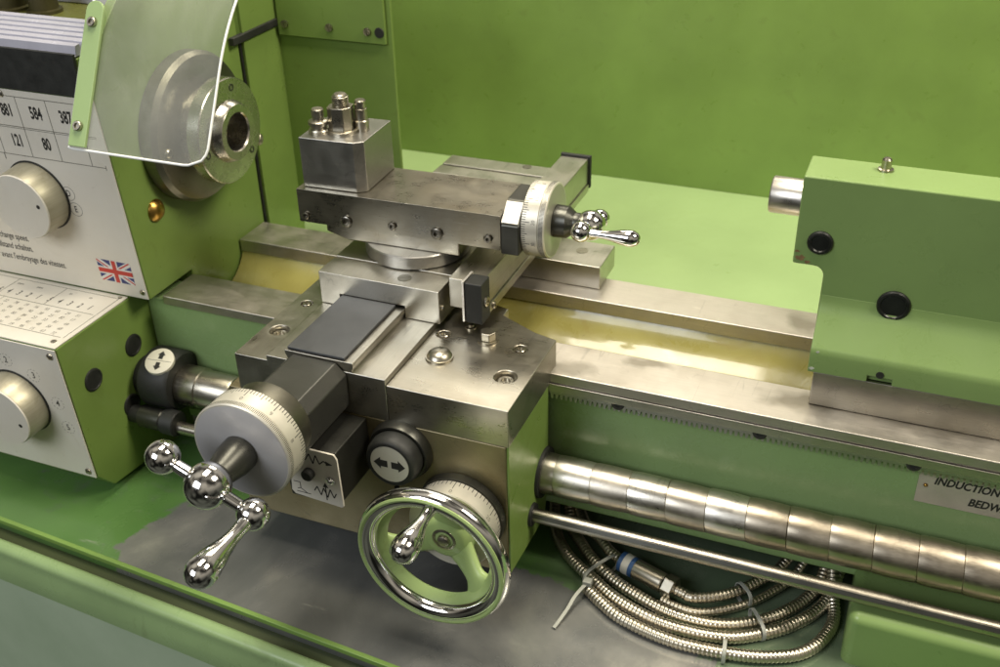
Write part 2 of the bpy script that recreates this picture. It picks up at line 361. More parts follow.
def hexagon(r): return [(r*math.cos(math.pi/3*k), r*math.sin(math.pi/3*k)) for k in range(6)]
def cap_screw(parent, p, ax, r, h, mat=None, name='cap_screw', hexr=None):
    """socket head screw: rim, chamfer and a hexagonal socket"""
    mb = MB(); q = hexr or r*.52
    mb.lathe([(0,0),(0,r),(h*.8,r),(h,r*.86),(h,q),(h*.45,q),(h*.45,0)], p, ax, 24)
    return mb.build(name, mat or M['bolt'], parent, ang=30)
def slot_screw(parent, p, ax, r, h, rot=0.0, name='slotted_screw', mat=None):
    ax = V(ax).normalized(); e = (V((0,0,1)) if abs(ax.z) < .9 else V((1,0,0))); e = (e-ax*e.dot(ax)).normalized(); g = ax.cross(e)
    d = e*math.cos(rot)+g*math.sin(rot); s = ax.cross(d)
    mb = MB(); n = 14; w = r*.14
    for sg in (1,-1):
        a0 = math.asin(w/r); arc = [(r*math.cos(a0+(math.pi-2*a0)*k/n), r*math.sin(a0+(math.pi-2*a0)*k/n)) for k in range(n+1)]
        mb.flat([(x, sg*y) for x,y in (arc if sg > 0 else arc[::-1])], V(p), d, s, h)
    mb.lathe([(0,0),(0,r*.99),(h*.55,r*.99),(h*.55,0)], p, ax, 24)
    return mb.build(name, mat or M['bolt'], parent, ang=30)

# ------------------------------------------------------------------ base cabinet and chip tray
t = thing('machine_cabinet', 'grey green painted cabinet front below the lip of the chip tray', 'cabinet', (-120,-150,-900))
cab = MB()
cab.add([(-900,-166,-207.5),(400,-252,-207.5),(400,300,-207.5),(-900,300,-207.5),(-900,-166,-900),(400,-252,-900),(400,300,-900),(-900,300,-900)],
        [(0,3,2,1),(4,5,6,7),(0,1,5,4),(1,2,6,5),(2,3,7,6),(3,0,4,7)])
cab.build('cabinet_body', M['cabinet'], t, bevel=4)

t = thing('chip_tray', 'green chip tray with bare grey worn patch under the carriage and handwheel', 'chip tray', (0,0,-205))
# the front edge runs slightly askew: y = ye + k x
k = -.066
def skew(poly, x0, x1, off):
    mb = MB(); n = len(poly); N = 24
    vs = []; fs = []
    for i in range(N+1):
        x = x0+(x1-x0)*i/N
        vs += [(x, y+k*x+off, z) for y, z in poly]
    for i in range(N):
        for j in range(n):
            fs.append((i*n+j, (i+1)*n+j, (i+1)*n+(j+1)%n, i*n+(j+1)%n))
    fs += [tuple(range(n)), tuple(N*n+j for j in range(n-1,-1,-1))]
    return mb.add(vs, fs)
E1 = -199
fl = MB()
NX, NY = 60, 1
fl = skew([(0,-185),(0,-190),(2,-201),(750,-201),(750,-185)], -900, 620, E1)
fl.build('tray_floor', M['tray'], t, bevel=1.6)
skew([(-.6,-184.7),(-.6,-190),(4,-190),(4,-184.7)], -900, 620, E1).build('floor_edge', M['green_tray'], t, bevel=.8)
gut = skew([(-19,-203.5),(1.8,-203.5),(1.8,-198.5),(-19,-198.5)], -900, 620, E1)
gut.build('gutter', M['gutter'], t)
lip = [(-17,-207)] + [(-24+7.5*math.cos(a), -192+7.5*math.sin(a)) for a in [math.pi*.5*j/6-0.0 for j in range(0,13)]] + [(-32.5,-199),(-36,-207),(-36,-222),(-33,-222),(-33,-207)]
skew(lip, -900, 620, E1).build('tray_lip', M['green_lip'], t, ang=50)

# ------------------------------------------------------------------ splash guard behind the machine
t = thing('splash_guard', 'tall green sheet metal splash guard standing behind the lathe bed', 'splash guard', (0,522,-60))
MB().box(-700,1000,522,526,-48,224).build('back_wall', M['green'], t, bevel=.8)
ch = MB().add([(-420,521.5,-40),(1000,521.5,-40),(1000,183,-50),(-420,183,-50),(-420,521.5,-44),(1000,521.5,-44),(1000,183,-54),(-420,183,-54)],
   [(0,1,2,3),(7,6,5,4),(0,4,5,1),(1,5,6,2),(2,6,7,3),(3,7,4,0)])
ch.build('chute', M['green_pale'], t, bevel=.6)
MB().box(-402,-263,254,258,-20,262).build('side_panel', M['green'], t, bevel=1.2)
MB().box(-404,-400,189,257.5,-60,262).build('return_panel', M['green'], t, bevel=.8)
MB().box(-397,-269,249.5,253.4,190.5,262).build('bracket', M['green'], t, bevel=.6)
MB().box(-413,-403.6,186.3,189.1,-60,206).build('seam_seal', M['rubber'], t)
MB().box(-403.5,-397,168,250,200,208).build('rubber_seal', M['rubber'], t, bevel=1)
s0 = slot_screw(t, (-388,249.2,203), (0,-1,0), 4, 2.4, .4, 'screw')
for dx, dz in ((54,0.5),(99,0)): copy_part(s0, (dx,0,dz), t)
MB().lathe([(0,0),(0,5.5),(.9,5.2),(.9,0)], (-275.5,249.4,202.5), (0,-1,0), 24).build('hole_plug', M['rubber'], t)

# ------------------------------------------------------------------ bed
t = thing('lathe_bed', 'long lathe bed with two bright steel ways and green painted web', 'lathe bed', (0,90,-185))
MB().box(-403,560,0,50,-9.5,0).build('front_way', M['steel_way'], t, bevel=.9)
MB().box(-403,560,134,181,-14,0).build('rear_way', M['steel_way'], t, bevel=.9)
MB().box(-430.9,560,9,48,-138,-9.7).build('front_web', M['web'], t, bevel=1.5)
MB().box(-403,560,3,20,-146,-134).build('lower_flange', M['web'], t, bevel=3, seg=3)
MB().box(-428,560,136,180,-146,-14.2).build('rear_web', M['green'], t)
pr = [(135.8,-13),(133,-18),(128,-25),(119,-33),(106,-39),(92,-42),(74,-43),(60,-41),(51,-36),(48.5,-12),(48.5,-70),(135.8,-70)]
MB().prism(pr, 'x', -402, 560).build('trough', M['trough'], t, ang=60)
# rack under the front way
rk = MB(); x0, x1, pt = -30.0, 560.0, 4.3
rk.box(x0, x1, -.8, 9, -20, -9.6)
pts = [(x0,-19.9)]; x = x0
tooth = []
while x < x1-pt:
    tooth += [(x,-19.9),(x+.5,-19.9),(x+1.2,-24.6),(x+2.9,-24.6),(x+3.6,-19.9)]; x += pt
vs = []; 
for i in range(0, len(tooth), 5):
    a = tooth[i+1:i+5]; rk.prism([(p[0],p[1]) for p in a], 'y', -.8, 9)
rk.build('rack', M['steel_grey'], t)
MB().box(-1,560,-1.6,0,-17.2,-.9-8.7).build('rack_strip', M['steel_y'], t, bevel=.3)
s0 = MB().lathe([(0,0),(0,5.8),(.4,5.8),(.6,5.2),(.6,3),(.1,3),(.1,0)], (61,-.8,-17), (0,-1,0), 28).build('rack_screw', M['ink'], t)
for dx in (119,237,355): copy_part(s0, (dx,0,0), t)
pl = MB().box(304,450,7.2,8.8,-57,-22.5).build('bedway_plate', M['label_plate'], t, bevel=.3)
PX, PU = X1, Z1
tx = MB()
tx.text('INDUCTION HARDENED', 10, (315.5,7.1,-33.6), PX, PU, .12, 'LEFT', .22, .035, .83)
tx.text('BEDWAYS', 10, (342.5,7.1,-47.6), PX, PU, .12, 'LEFT', .22, .035, .83)
tx.build('lettering', M['ink'], pl)
MB().ball((310,7.2,-39.5), 1.7, 16).build('rivet', M['brass'], pl)
ft = MB().box(272,560,-58,60,-205,-132).build('bed_foot', M['green_clean'], t, bevel=9, seg=4)
MB().box(281,560,10.5,47,-150,-130).build('foot_column', M['green_clean'], t, bevel=2)

# ------------------------------------------------------------------ headstock
HY = lambda z: -15-(z-3)*.07
t = thing('headstock', 'green lathe headstock with silver speed panel, flag sticker and open spindle nose', 'headstock', (-600,90,-30))
hs = MB().prism([(-14,2.6),(-28.4,209),(-29,242),(90,242),(160,242),(186,215),(186,-60),(52,-60),(52,2.6)], 'x', -900, -415.3)
hs.build('casing', M['green'], t, bevel=1.6, seg=3)
MB().prism([(-14.4,2.6),(-29,209),(-30,226),(0,262),(45,300),(186,300),(186,-60),(52,-60),(52,2.6)], 'x', -415, -405).build('end_cheek', M['green'], t, bevel=1.4, seg=3)
fp = MB(); fp.add([(x, HY(z)-dy, z) for dy in (0,1.2) for x, z in ((-900,3.4),(-406,3.4),(-406,207),(-900,207))],
   [(0,1,2,3),(7,6,5,4),(0,4,5,1),(1,5,6,2),(2,6,7,3),(3,7,4,0)])
fp = fp.build('speed_panel', M['panel'], t, bevel=.3)
HU = V((0,-.07,1)).normalized(); HO = V((0,HY(0)-1.25,0)); HN = X1.cross(HU)
def H(x, z): return (x, HY(z)-1.2, z)
gr = MB()
def hl(p, q, w): gr.line(p, q, w, HO, X1, HU, .12)
for z in (201.3,171.8,142.5): hl((-900,z),(-412 if z < 150 else -414,z), .65)
for z in (170.2,): hl((-900,z),(-414,z), .45)
for x in (-597,-563,-529,-495.5,-461.5,-427.5): hl((x,142.5),(x,201.3), .55)
hl((-412.4,140.2),(-412.4,145), .6)
gr.build('chart_lines', M['greyink'], fp)
for x, s in ((-577,'1360'),(-543,'1000'),(-509.5,'881'),(-476,'584'),(-442.5,'387')): MB().text(s, 16.5, H(x,186.5), X1, HU, .15, bold=.028, squeeze=.55).build('chart_number', M['ink'], fp)
for x, s in ((-580,'350'),(-546,'190'),(-508.5,'121'),(-474.5,'80'),): MB().text(s, 16.5, H(x,157), X1, HU, .15, bold=.028, squeeze=.55).build('chart_number', M['ink'], fp)
tx = MB()
for z, s in ((49,'Stop before you change speed.'),(37.3,'Nur im Stillstand schalten.'),(25,"Arrêter avant l'embrayage des vitesses.")): tx.text(s, 10, H(-537 if z > 40 else (-536 if z > 30 else -499), z), X1, HU, .12, 'RIGHT', .12, .01, .66)
tx.build('notice_text', M['ink'], fp)
for s, p in (('D',(-466.5,109)),('E',(-463,93)),('1',(-530,139))):
    MB().text(s, 9.5, H(*p), X1, HU, .12, bold=.01, squeeze=.7).build('position_letter', M['ink'], fp)
dm = MB()
for x, z in ((-466.5,109),(-463,93)):
    o = V(H(x,z))
    for i in range(28):
        a, b = 2*math.pi*i/28, 2*math.pi*(i+1)/28
        dm.line((7*math.cos(a),7*math.sin(a)),(7*math.cos(b),7*math.sin(b)), .45, o, X1, HU, .1)
dm.build('position_rings', M['greyink'], fp)
MB().lathe([(0,3.4),(.9,3.2),(1.6,2),(1.8,0)], H(-510.5,202.5), HN, 18).build('panel_screw', M['bolt'], fp)
MB().lathe([(0,3),(.8,2.8),(1.4,1.8),(1.5,0)], H(-411,11), HN, 18).build('panel_screw', M['bolt'], fp)
# union flag sticker
def clip(poly, x0, y0, x1, y1):
    for ax, lim, sg in ((0,x0,1),(0,x1,-1),(1,y0,1),(1,y1,-1)):
        out = []
        for i in range(len(poly)):
            p, q = poly[i-1], poly[i]; ip, iq = sg*(p[ax]-lim) >= 0, sg*(q[ax]-lim) >= 0
            if ip != iq:
                s = (lim-p[ax])/(q[ax]-p[ax]); out.append((p[0]+(q[0]-p[0])*s, p[1]+(q[1]-p[1])*s))
            if iq: out.append(q)
        poly = out
        if not poly: return []
    return poly
FW, FH = 40.0, 24.0; fo = V(H(-457,17.5))
def fpart(name, mat, polys, h, par):
    mb = MB()
    for p in polys:
        c = clip(p, 0, 0, FW, FH)
        if len(c) > 2: mb.flat(c, fo, X1, HU, h)
    return mb.build(name, mat, par)
def band(p, q, w0, w1):
    d = V((q[0]-p[0], q[1]-p[1])).normalized(); n = V((-d.y, d.x)); p = V(p)-d*6; q = V(q)+d*6
    return [tuple(p+n*w0), tuple(q+n*w0), tuple(q+n*w1), tuple(p+n*w1)]
flag = fpart('flag_sticker', M['blue'], [[(0,0),(FW,0),(FW,FH),(0,FH)]], .10, t)
fpart('diagonal_cross', M['flagwhite'], [band((0,0),(FW,FH),-2.6,2.6)], .16, flag)
fpart('diagonal_cross', M['flagwhite'], [band((0,FH),(FW,0),-2.6,2.6)], .18, flag)
c = (FW/2, FH/2)
fpart('red_saltire', M['red'], [band(c,(FW,FH),0,1.5), band(c,(0,0),0,1.5), band(c,(FW,0),0,1.5), band(c,(0,FH),0,1.5)], .24, flag)
def cross(w, W_=FW, H_=FH):
    a, b = W_/2, H_/2
    return [(a-w,0),(a+w,0),(a+w,b-w),(W_,b-w),(W_,b+w),(a+w,b+w),(a+w,H_),(a-w,H_),(a-w,b+w),(0,b+w),(0,b-w),(a-w,b-w)]
MB().flat(cross(4), fo, X1, HU, .32).build('white_cross', M['flagwhite'], flag)
MB().flat(cross(2.4), fo, X1, HU, .40).build('red_cross', M['red'], flag)
# speed knob
def knob(par, o, n, up, r, L, dotpos):
    kb = MB().lathe([(1.0,0),(1.0,r-1),(1.0,r),(L-1.5,r*.97),(L-1.2,r*.965)], o, n, 72).build('selector_knob', M['knob'], par, ang=50)
    MB().lathe([(0,0),(0,r+1.6),(1.1,r+1.2),(1.1,0)], o, n, 72).build('knob_seat', M['rubber'], kb)
    MB().lathe([(L-1.4,r*.965),(L,r*.945),(L,0)], o, n, 72).build('knob_face', M['panel'], kb, ang=60)
    MB().lathe([(L,0),(L+.15,2.1),(L+.2,0)], V(o)+V(n)*0+X1*dotpos[0]+V(up)*dotpos[1], n, 20).build('pointer_dot', M['ink'], kb)
    return kb
knob(t, H(-503.5,102), HN, HU, 34, 26, (23,4))
# black facing and ribbed top
MB().box(-900,-415.6,-32.5,-29.3,208.5,246).build('black_facing', M['rubber'], t, bevel=.5)
rib = MB()
prof = [(-30,243)]
for i in range(6):
    y = -28+i*13.0; prof += [(y,244),(y+1.5,252),(y+7,253),(y+9,244)]
prof += [(52,246),(52,243)]
rib.prism(prof, 'x', -900, -416); rib.build('ribbed_top', M['ribbed'], t, bevel=.8)
MB().box(-900,-416,54,150,242.3,244).build('top_well', M['olive'], t)
for x, r in ((-548,17),(-590,20)):
    MB().lathe([(0,0),(0,r),(3,r),(4,r*.8),(20,r*.8),(24,r),(30,r*.95),(31,0)], (x,82,244), Z1, 32).build('oil_filler', M['brass_dark'], t, ang=35)
MB().box(-900,-415.6,140,186,244.2,345).build('belt_cover', M['green'], t, bevel=3)
MB().box(-900,-416,118,126,244,264).build('top_ledge', M['ribbed'], t, bevel=1.5)
# chuck back plate, spindle nose, stud, oil sight
AX = V((0,85,145))
MB().lathe([(0,0),(0,71),(1.5,72.5),(14,72.5),(19,69),(22,62),(22,0)], AX+X1*-405, X1, 96).build('back_plate', M['steel_dark'], t, ang=25)
sp = MB().lathe([(0,40),(24,40),(25,49),(26,50.5),(38,50.5),(39,49.5),(39,30),(46,27.5),(47.5,26.2),(47.5,19.2),(46,18),(8,16.2),(8,0)], AX+X1*-394, X1, 96).build('spindle_nose', M['nose'], t, ang=25)
for a in (75, 195, 315):
    p = AX+X1*-355.4+V((0,math.cos(math.radians(a)),math.sin(math.radians(a))))*41
    MB().lathe([(0,0),(0,3.6),(.8,3.6),(.8,2.1),(.1,1.9),(.1,0)], p, X1, 20).build('flange_screw', M['blacked'], sp)
MB().lathe([(0,3.6),(7,3.6),(7.5,5.8),(11,6.2),(13.5,4.6),(14.6,0)], AX+V((-368,44,-25)), (.75,.62,-.2), 24).build('cam_stud', M['bolt'], sp)
p = AX+V((-388,-60,-4))
MB().lathe([(0,4.6),(6,4.6),(7,3.4),(7,0)], p, X1, 20).build('plate_screw', M['bolt'], t)
og = MB().lathe([(-2,0),(0,11),(1.6,11),(2.6,9.8),(5.2,7.6),(6.4,4),(6.8,0)], (-405,17,84), X1, 32).build('oil_sight', M['brass'], t, ang=60)

# ------------------------------------------------------------------ feed gearbox below the headstock
t = thing('feed_gearbox', 'green feed gearbox with silver number chart on top and gear knob in front', 'gearbox', (-640,-60,-155))
MB().prism([(40,-190),(40,.2),(-116.8,.2),(-108.6,-151.5),(-90,-175)], 'x', -900, -431).build('casing', M['green'], t, bevel=1.2)
tp = MB().box(-900,-431.6,-117.5,-15.6,.4,1.7).build('chart_plate', M['panel'], t, bevel=.3)
gr = MB()
def gl(p, q, w): gr.line(p, q, w, (0,0,1.72), X1, Y1, .1)
for y in (-22,-56,-100): gl((-900,y),(-440,y), .6)
for x in (-560,-500,-437): gl((x,-56),(x,-22), .5)
for x in (-548,-437): gl((x,-100),(x,-56), .4)
gl((-437,-100),(-437,-22), .5)
gr.build('chart_lines', M['greyink'], tp)
tx = MB()
rows = [(-38,'54321 54321 54321',13.5,1),(-63,None,0,0)]
rnd = random.Random(7)
for g in range(5):
    for j, d in enumerate('54321'):
        x = -452-(4-j)*12.2-g*63
        tx.text(d, 11.5, (x,-46,1.72), X1, Y1, .12, bold=.01, shear=.1, squeeze=.62)
        if j % 2: tx.text('mm' if g % 2 else 'in', 5, (x,-30,1.72), X1, Y1, .12)
tx.build('gear_numbers', M['ink'], tp)
tx = MB()
for r_ in range(5):
    for j in range(22):
        tx.text(str(rnd.randint(10,96)), 6.2, (-452-j*12.6,-62.5-r_*8.4,1.72), X1, Y1, .1, shear=.1, squeeze=.8)
tx.build('feed_table', M['greyink'], tp)
MB().lathe([(0,2.8),(.8,2.6),(1.3,0)], (-441,-108,1.7), Z1, 18).build('chart_screw', M['bolt'], tp)
MB().lathe([(0,2),(.8,1.8),(1.1,0)], (-437.5,-20,1.7), Z1, 18).build('chart_screw', M['bolt'], tp)
GY = lambda z: -117.6+(-z)*.054
fp = MB(); fp.add([(x, GY(z)-dy, z) for dy in (0,1.2) for x, z in ((-900,-152),(-431.8,-152),(-431.8,-.6),(-900,-.6))],
   [(0,1,2,3),(7,6,5,4),(0,4,5,1),(1,5,6,2),(2,6,7,3),(3,7,4,0)])
fp = fp.build('front_panel', M['panel'], t, bevel=.3)
GU = V((0,-.054,1)).normalized(); GN = X1.cross(GU)
def G(x, z): return (x, GY(z)-1.2, z)
knob(t, G(-497.5,-72), GN, GU, 34, 26, (22,-6))
tx = MB(); dm = MB()
for x, z, s in ((-497,-24.5,'2'),(-468,-36,'3'),(-449,-64,'4'),(-446,-92,'5')):
    MB().text(s, 10, G(x,z), X1, GU, .12, bold=.01, squeeze=.8).build('position_number', M['ink'], fp)
    for i in range(24):
        if i % 2: continue
        a, b = 2*math.pi*i/24, 2*math.pi*(i+1)/24
        dm.line((7*math.cos(a),7*math.sin(a)),(7*math.cos(b),7*math.sin(b)), .4, G(x,z), X1, GU, .1)
dm.build('position_rings', M['greyink'], fp)
sc = MB().lathe([(0,0),(0,3.6),(1,3.4),(2,2),(2.2,0)], G(-439,-8), GN, 20).build('panel_screw', M['bolt'], fp)
MB().lathe([(0,0),(0,3.6),(1,3.4),(2,2),(2.2,0)], G(-439,-145), GN, 20).build('panel_screw', M['bolt'], fp)
pg = MB().lathe([(0,0),(0,11.5),(1.4,11.2),(1.8,9.5),(1.2,9),(1.2,0)], (-431,-84,-52.5), X1, 36).build('blanking_plug', M['rubber'], t)
MB().cyl((-431,-15,-89),(-419,-15,-89),21).build('sleeve_boss', M['rubber'], t)
MB().cyl((-431,-45,-117),(-418,-45,-117),9).build('sleeve_boss', M['rubber'], t)
copy_part(pg, (0,60,4), t); copy_part(pg, (0,40,-55), t)
# shaft outlet sleeve with arrow disc, and the lower small sleeve
sl = MB().lathe([(0,0),(0,29),(2,31),(32,31),(35,28.5),(35,0)], (-419,-15,-86.5), X1, 48).build('shaft_sleeve', M['rubber'], t, ang=40)
dn = V((.08,-.42,.90)).normalized(); dr = V((.97,.10,.05)); dr = (dr-dn*dr.dot(dn)).normalized(); du = dn.cross(dr)
do = V((-400,-15,-86.5))+dn*29
MB().lathe([(0,0),(0,14.6),(3.4,14.6),(3.8,14),(3.8,0)], do, dn, 40).build('arrow_disc', M['white'], sl)
def arrow(mb, o, r, u, L, W, h=.25):
    mb.flat([(0,-W*.28),(L*.5,-W*.28),(L*.5,-W*.5),(L,0),(L*.5,W*.5),(L*.5,W*.28),(0,W*.28)], o, r, u, h)
ar = MB(); o = do+dn*3.82
arrow(ar, o+du*2, du, -dr, 9, 8); arrow(ar, o-du*2, -du, dr, 9, 8)
ar.line((-13,0),(13,0), .4, o, dr, du, .1)
ar.build('arrows', M['ink'], sl)
MB().lathe([(0,0),(0,19.8),(2,20.6),(24,20.6),(25,19.4),(60,19.4),(62,18.5),(62,0)], (-384.5,-15,-90), X1, 48).build('shaft_collar', M['steel_oily'], t, ang=40)
MB().lathe([(0,0),(0,11.5),(25,11.5),(27,10),(27,0)], (-418,-45,-117), X1, 32).build('rod_sleeve', M['blacked'], t)
MB().lathe([(0,0),(0,13),(14,13),(15,12),(15,0)], (-390,-45,-117), X1, 32).build('rod_collar', M['rubber'], t)

# ------------------------------------------------------------------ lead screw cover and feed rod
t = thing('lead_screw', 'thick bright steel tube of telescoping rings in front of the green web', 'lead screw', (0,-15,-96))
xs = -8; widths = [22] + [33.5]*12 + [33.5]*4
MB().cyl((-395,-15,-96),(-9,-15,-96),15).build('screw_shaft', M['rod'], t)
R = 18.2
for i, w in enumerate(widths):
    R += .10
    rr_ = random.Random(i*7+3); tl = V((1, rr_.uniform(-.006,.006), rr_.uniform(-.010,.010)))
    ring = MB().lathe([(0,R-3),(0,R-.5),(.5,R-.05),(w*.12,R+.28),(w*.3,R+.48),(w*.5,R+.46),(w*.72,R+.22),(w*.9,R-.05),(w-.25,R-.2),(w,R-.7),(w,R-3)], (xs,-15,-96), tl, 72)
    ring.v = [(p[0]-(p[2]+96)*.10, p[1], p[2]) for p in ring.v] if i > 0 else ring.v      # the seams lean like a wound spiral
    ring.build('telescopic_ring', M['steel_oily'] if i == 0 else M['ring%d' % (rr_.randint(0,2) if i < 6 else 3)], t, ang=20)  # right-hand rings use a darker steel, imitating light falling off there
    xs += w
t = thing('feed_rod', 'thin polished steel rod running below the thick telescoping tube', 'rod', (0,-45,-121))
MB().cyl((-398,-45,-121),(560,-45,-121),6.3,n=40).build('shaft', M['rod_dark'], t)
cy, cz, a_ = -45, -121, math.radians(148)
kd, kn_ = (math.cos(a_), math.sin(a_)), (-math.sin(a_), math.cos(a_))
MB().prism([(cy+kd[0]*r_+kn_[0]*w_, cz+kd[1]*r_+kn_[1]*w_) for r_, w_ in ((5.4,-1.8),(6.45,-1.8),(6.45,1.8),(5.4,1.8))], 'x', 0, 560).build('keyway', M['blacked'], t)

# ------------------------------------------------------------------ carriage (saddle + apron)
t = thing('carriage', 'machined steel lathe carriage with apron, chrome rimmed handwheel and black arrow knob', 'carriage', (-125,0,-150))
sd = MB()
# one solid plate: front wing, bridge and rear wing seen from above, 24 high over the ways
pad = [(-106,-97),(0,-97),(0,16),(-22,22),(-58,40),(-58,52),(-90,60),(-106,60)]
sd.prism(pad, 'z', -11.5, 24)
body = sd.build('saddle_pad', M['steel_oily'], t, bevel=.9)
cut(body, MB().cyl((-24,-8,21),(-24,-8,40),6.2).cyl((-20,-52,16),(-20,-52,40),9.4).cyl((-95,-8,21),(-95,-8,40),6.2).cyl((-90,50,24),(-90,50,24.01),.001))
lg = MB().prism([(-250,-11.5),(-106.3,-11.5),(-106.3,29),(-137,29),(-143,29),(-190,29),(-218,29),(-218,24),(-250,24)], 'y', -97, 58).build('saddle_body', M['steel_y'], t, bevel=.7)
cut(lg, MB().cyl((-234,-51,16),(-234,-51,40),8.8).cyl((-236,-1,21),(-236,-1,40),5.6))
MB().box(-205,-115,57,190,.3,28).build('bridge', M['steel_dark'], t, bevel=.8)
MB().box(-250,-4.5,156,207,.3,24).build('rear_wing', M['steel_y'], t, bevel=.8)
slot_screw(t, (-32,185,24), Z1, 6, .4, .8, 'slotted_screw')
for p, r in (((-24,-8,21),4.8),((-20,-52,17),7.3),((-95,-8,21),4.8),((-234,-51,17),6.9),((-236,-1,21),4.3)):
    cap_screw(t, p, Z1, r, 3.4)
# dovetail with gib
dv = MB().prism([(-196,28.8),(-137,28.8),(-135,34),(-135,38.2),(-199,38.2),(-199,35)], 'y', -96.6, 40)
dv.build('dovetail_way', M['steel_y'], t, bevel=.5)
# plug, hex bolt, oil nipple
MB().lathe([(0,0),(0,12),(1.5,12),(1.6,10.8),(4,9.6),(6.4,6.4),(7.2,0)], (-83,-43,24), Z1, 40).build('dome_plug', M['bolt'], t, ang=50)
hb = MB().lathe([(0,0),(0,9.4),(1.6,9.2),(1.6,0)], (-55,-4,24), Z1, 32).build('hex_bolt', M['bolt'], t)
b = MB(); b.prism([(-55+x,-4+y) for x,y in hexagon(7.4)], 'z', 25.6, 33.2); b.build('bolt_head', M['bolt'], hb, bevel=.9, seg=3)
MB().lathe([(0,0),(0,5),(1.5,5),(2,3),(3.6,2.6),(4.2,0)], (-77,10,24), Z1, 20).build('oil_nipple', M['bolt'], t)
# apron
MB().prism([(-97,-11.8),(-97,-146),(-40,-150),(-12,-150),(-2,-120),(-2,-11.8)], 'x', -262, -2.5).build('apron', M['steel_apron'], t, bevel=1)
MB().prism([(-96.2,-12),(-96.2,-145.5),(-40,-149.5),(-12,-149.5),(-2.5,-120),(-2.5,-12)], 'x', -2.4, -.6).build('apron_side', M['green'], t, bevel=.4)
for p, r in (((-.6,-15,-96),24),((-.6,-45,-121),11)):
    MB().lathe([(0,0),(0,r),(2.5,r-.6),(2.5,0)], p, X1, 40).build('shaft_seal', M['rubber'], t)
# selector block with pictogram plate
sb = MB().prism([(-179,-13),(-127,-13),(-125.5,-62),(-130,-67),(-174,-67)], 'y', -149, -97).build('selector_block', M['blacked'], t, bevel=1)
pp = [(-156,-13.5),(-128,-13.5),(-125.5,-18),(-124,-65),(-126,-66.5),(-169,-63.5),(-172,-60),(-171,-46)]
pt_ = MB().prism(pp, 'y', -151, -149.1).build('pictogram_plate', M['panel'], sb, bevel=.3)
pz = MB(); PO = V((0,-151.05,0))
def pl_(pts, w):
    for a, b_ in zip(pts, pts[1:]): pz.line(a, b_, w, PO, X1, Z1, .12)
pl_([(-158,-20),(-155,-25),(-151,-18),(-148,-27),(-145,-18),(-142,-26),(-138,-22),(-135,-24),(-131,-24)], 1.0)
pz.flat([(-136,-26),(-130,-24),(-136,-21.5)], PO, X1, Z1, .14)
pl_([(-150,-55),(-147,-50),(-144,-58),(-141,-50),(-138,-59),(-135,-50),(-132,-58),(-129.5,-53)], 1.0)
pl_([(-139,-62),(-139,-46)], .9); pz.flat([(-141.5,-49),(-136.5,-49),(-139,-44)], PO, X1, Z1, .14)
pl_([(-169,-50),(-163,-50),(-163,-56),(-166,-57)], .6); pl_([(-167,-60),(-154,-60)], .6); pl_([(-163,-56),(-157,-60)], .6)
pz.build('pictograms', M['ink'], pt_)
MB().lathe([(0,0),(0,5.2),(5,5.2),(6,4.2),(6,0)], (-152.5,-150.9,-37.5), (0,-1,0), 28).build('shift_button', M['rubber'], sb)
MB().lathe([(0,4.2),(1.2,4.2),(1.4,3.6),(2.4,3),(3.6,1.6),(3.9,0)], (-133,-151,-40), (0,-1,0), 24).build('index_pin', M['chrome'], sb)
# knob with arrows
kn = MB().lathe([(0,0),(0,28),(3,28),(9,26),(9,24)], (-95.5,-97,-36), (0,-1,0), 56).build('feed_knob', M['blacked'], t, ang=40)
MB().lathe([(8.6,0),(8.6,23),(11,23.6),(19,23.2),(23,21.6),(24,20.2),(24,18),(23.2,17.6),(23.2,0)], (-95.5,-97,-36), (0,-1,0), 56).build('knob_grip', M['rubber'], kn, ang=50)
MB().lathe([(23.1,0),(23.1,17.5),(23.8,17.3),(23.8,0)], (-95.5,-97,-36), (0,-1,0), 48).build('arrow_disc', M['white'], kn)
ar = MB(); o = V((-95.5,-120.85,-36))
arrow(ar, o+X1*1.8, X1, Z1, 12.5, 11.5); arrow(ar, o-X1*1.8, -X1, -Z1, 12.5, 11.5); ar.build('arrows', M['ink'], kn)
MB().cyl((-95.5,-112,-66),(-95.5,-112,-84),2.2,n=16).build('lever_pin', M['blacked'], kn)
# handwheel
WO = V((-42.5,0,-87)); fy = V((0,-1,0))
hw = MB().torus(WO+fy*157, fy, 58.2, 7.8, 112, 24).build('handwheel', M['chrome'], t, ang=180)
web = MB(); 
# inner painted channel of the rim, hub and three spokes
web.lathe([(156,60),(148,55),(145.5,51),(145.5,46.6),(147.5,45),(152,47.5),(158,52.4),(163,57.4),(164.8,59.6),(165.6,61.4),(164.8,63),(160,62),(156,60)], WO, fy, 112)
web.lathe([(120,0),(120,24),(128,23),(134,19),(136,16),(136,0)], WO, fy, 48)
for a in (78, 200, 318):
    d = V((math.cos(math.radians(a)),0,math.sin(math.radians(a)))); w = fy.cross(d); n = 16; vs = []; fs = []
    for i in range(n+1):
        s = i/n; rr = 12+40*s; dep = 129+s**1.3*20; hwid = 15.5-6*math.sin(min(1,s*1.1)*math.pi*.62)+max(0,s-.62)**1.5*70; th = 5.6-.8*s
        c0 = WO+d*math.sqrt(max(1,rr*rr))
        for j in range(16):
            b = 2*math.pi*j/16; q = hwid*math.copysign(abs(math.cos(b))**.8, math.cos(b))
            p = c0+w*q
            rad = (p-WO); rl = rad.length
            if rl > 50: p = WO+rad*(50/rl)
            vs.append(p+fy*(dep+th*math.sin(b)))
    for i in range(n):
        for j in range(16): fs.append((i*16+j, i*16+(j+1)%16, (i+1)*16+(j+1)%16, (i+1)*16+j))
    web.add(vs, fs)
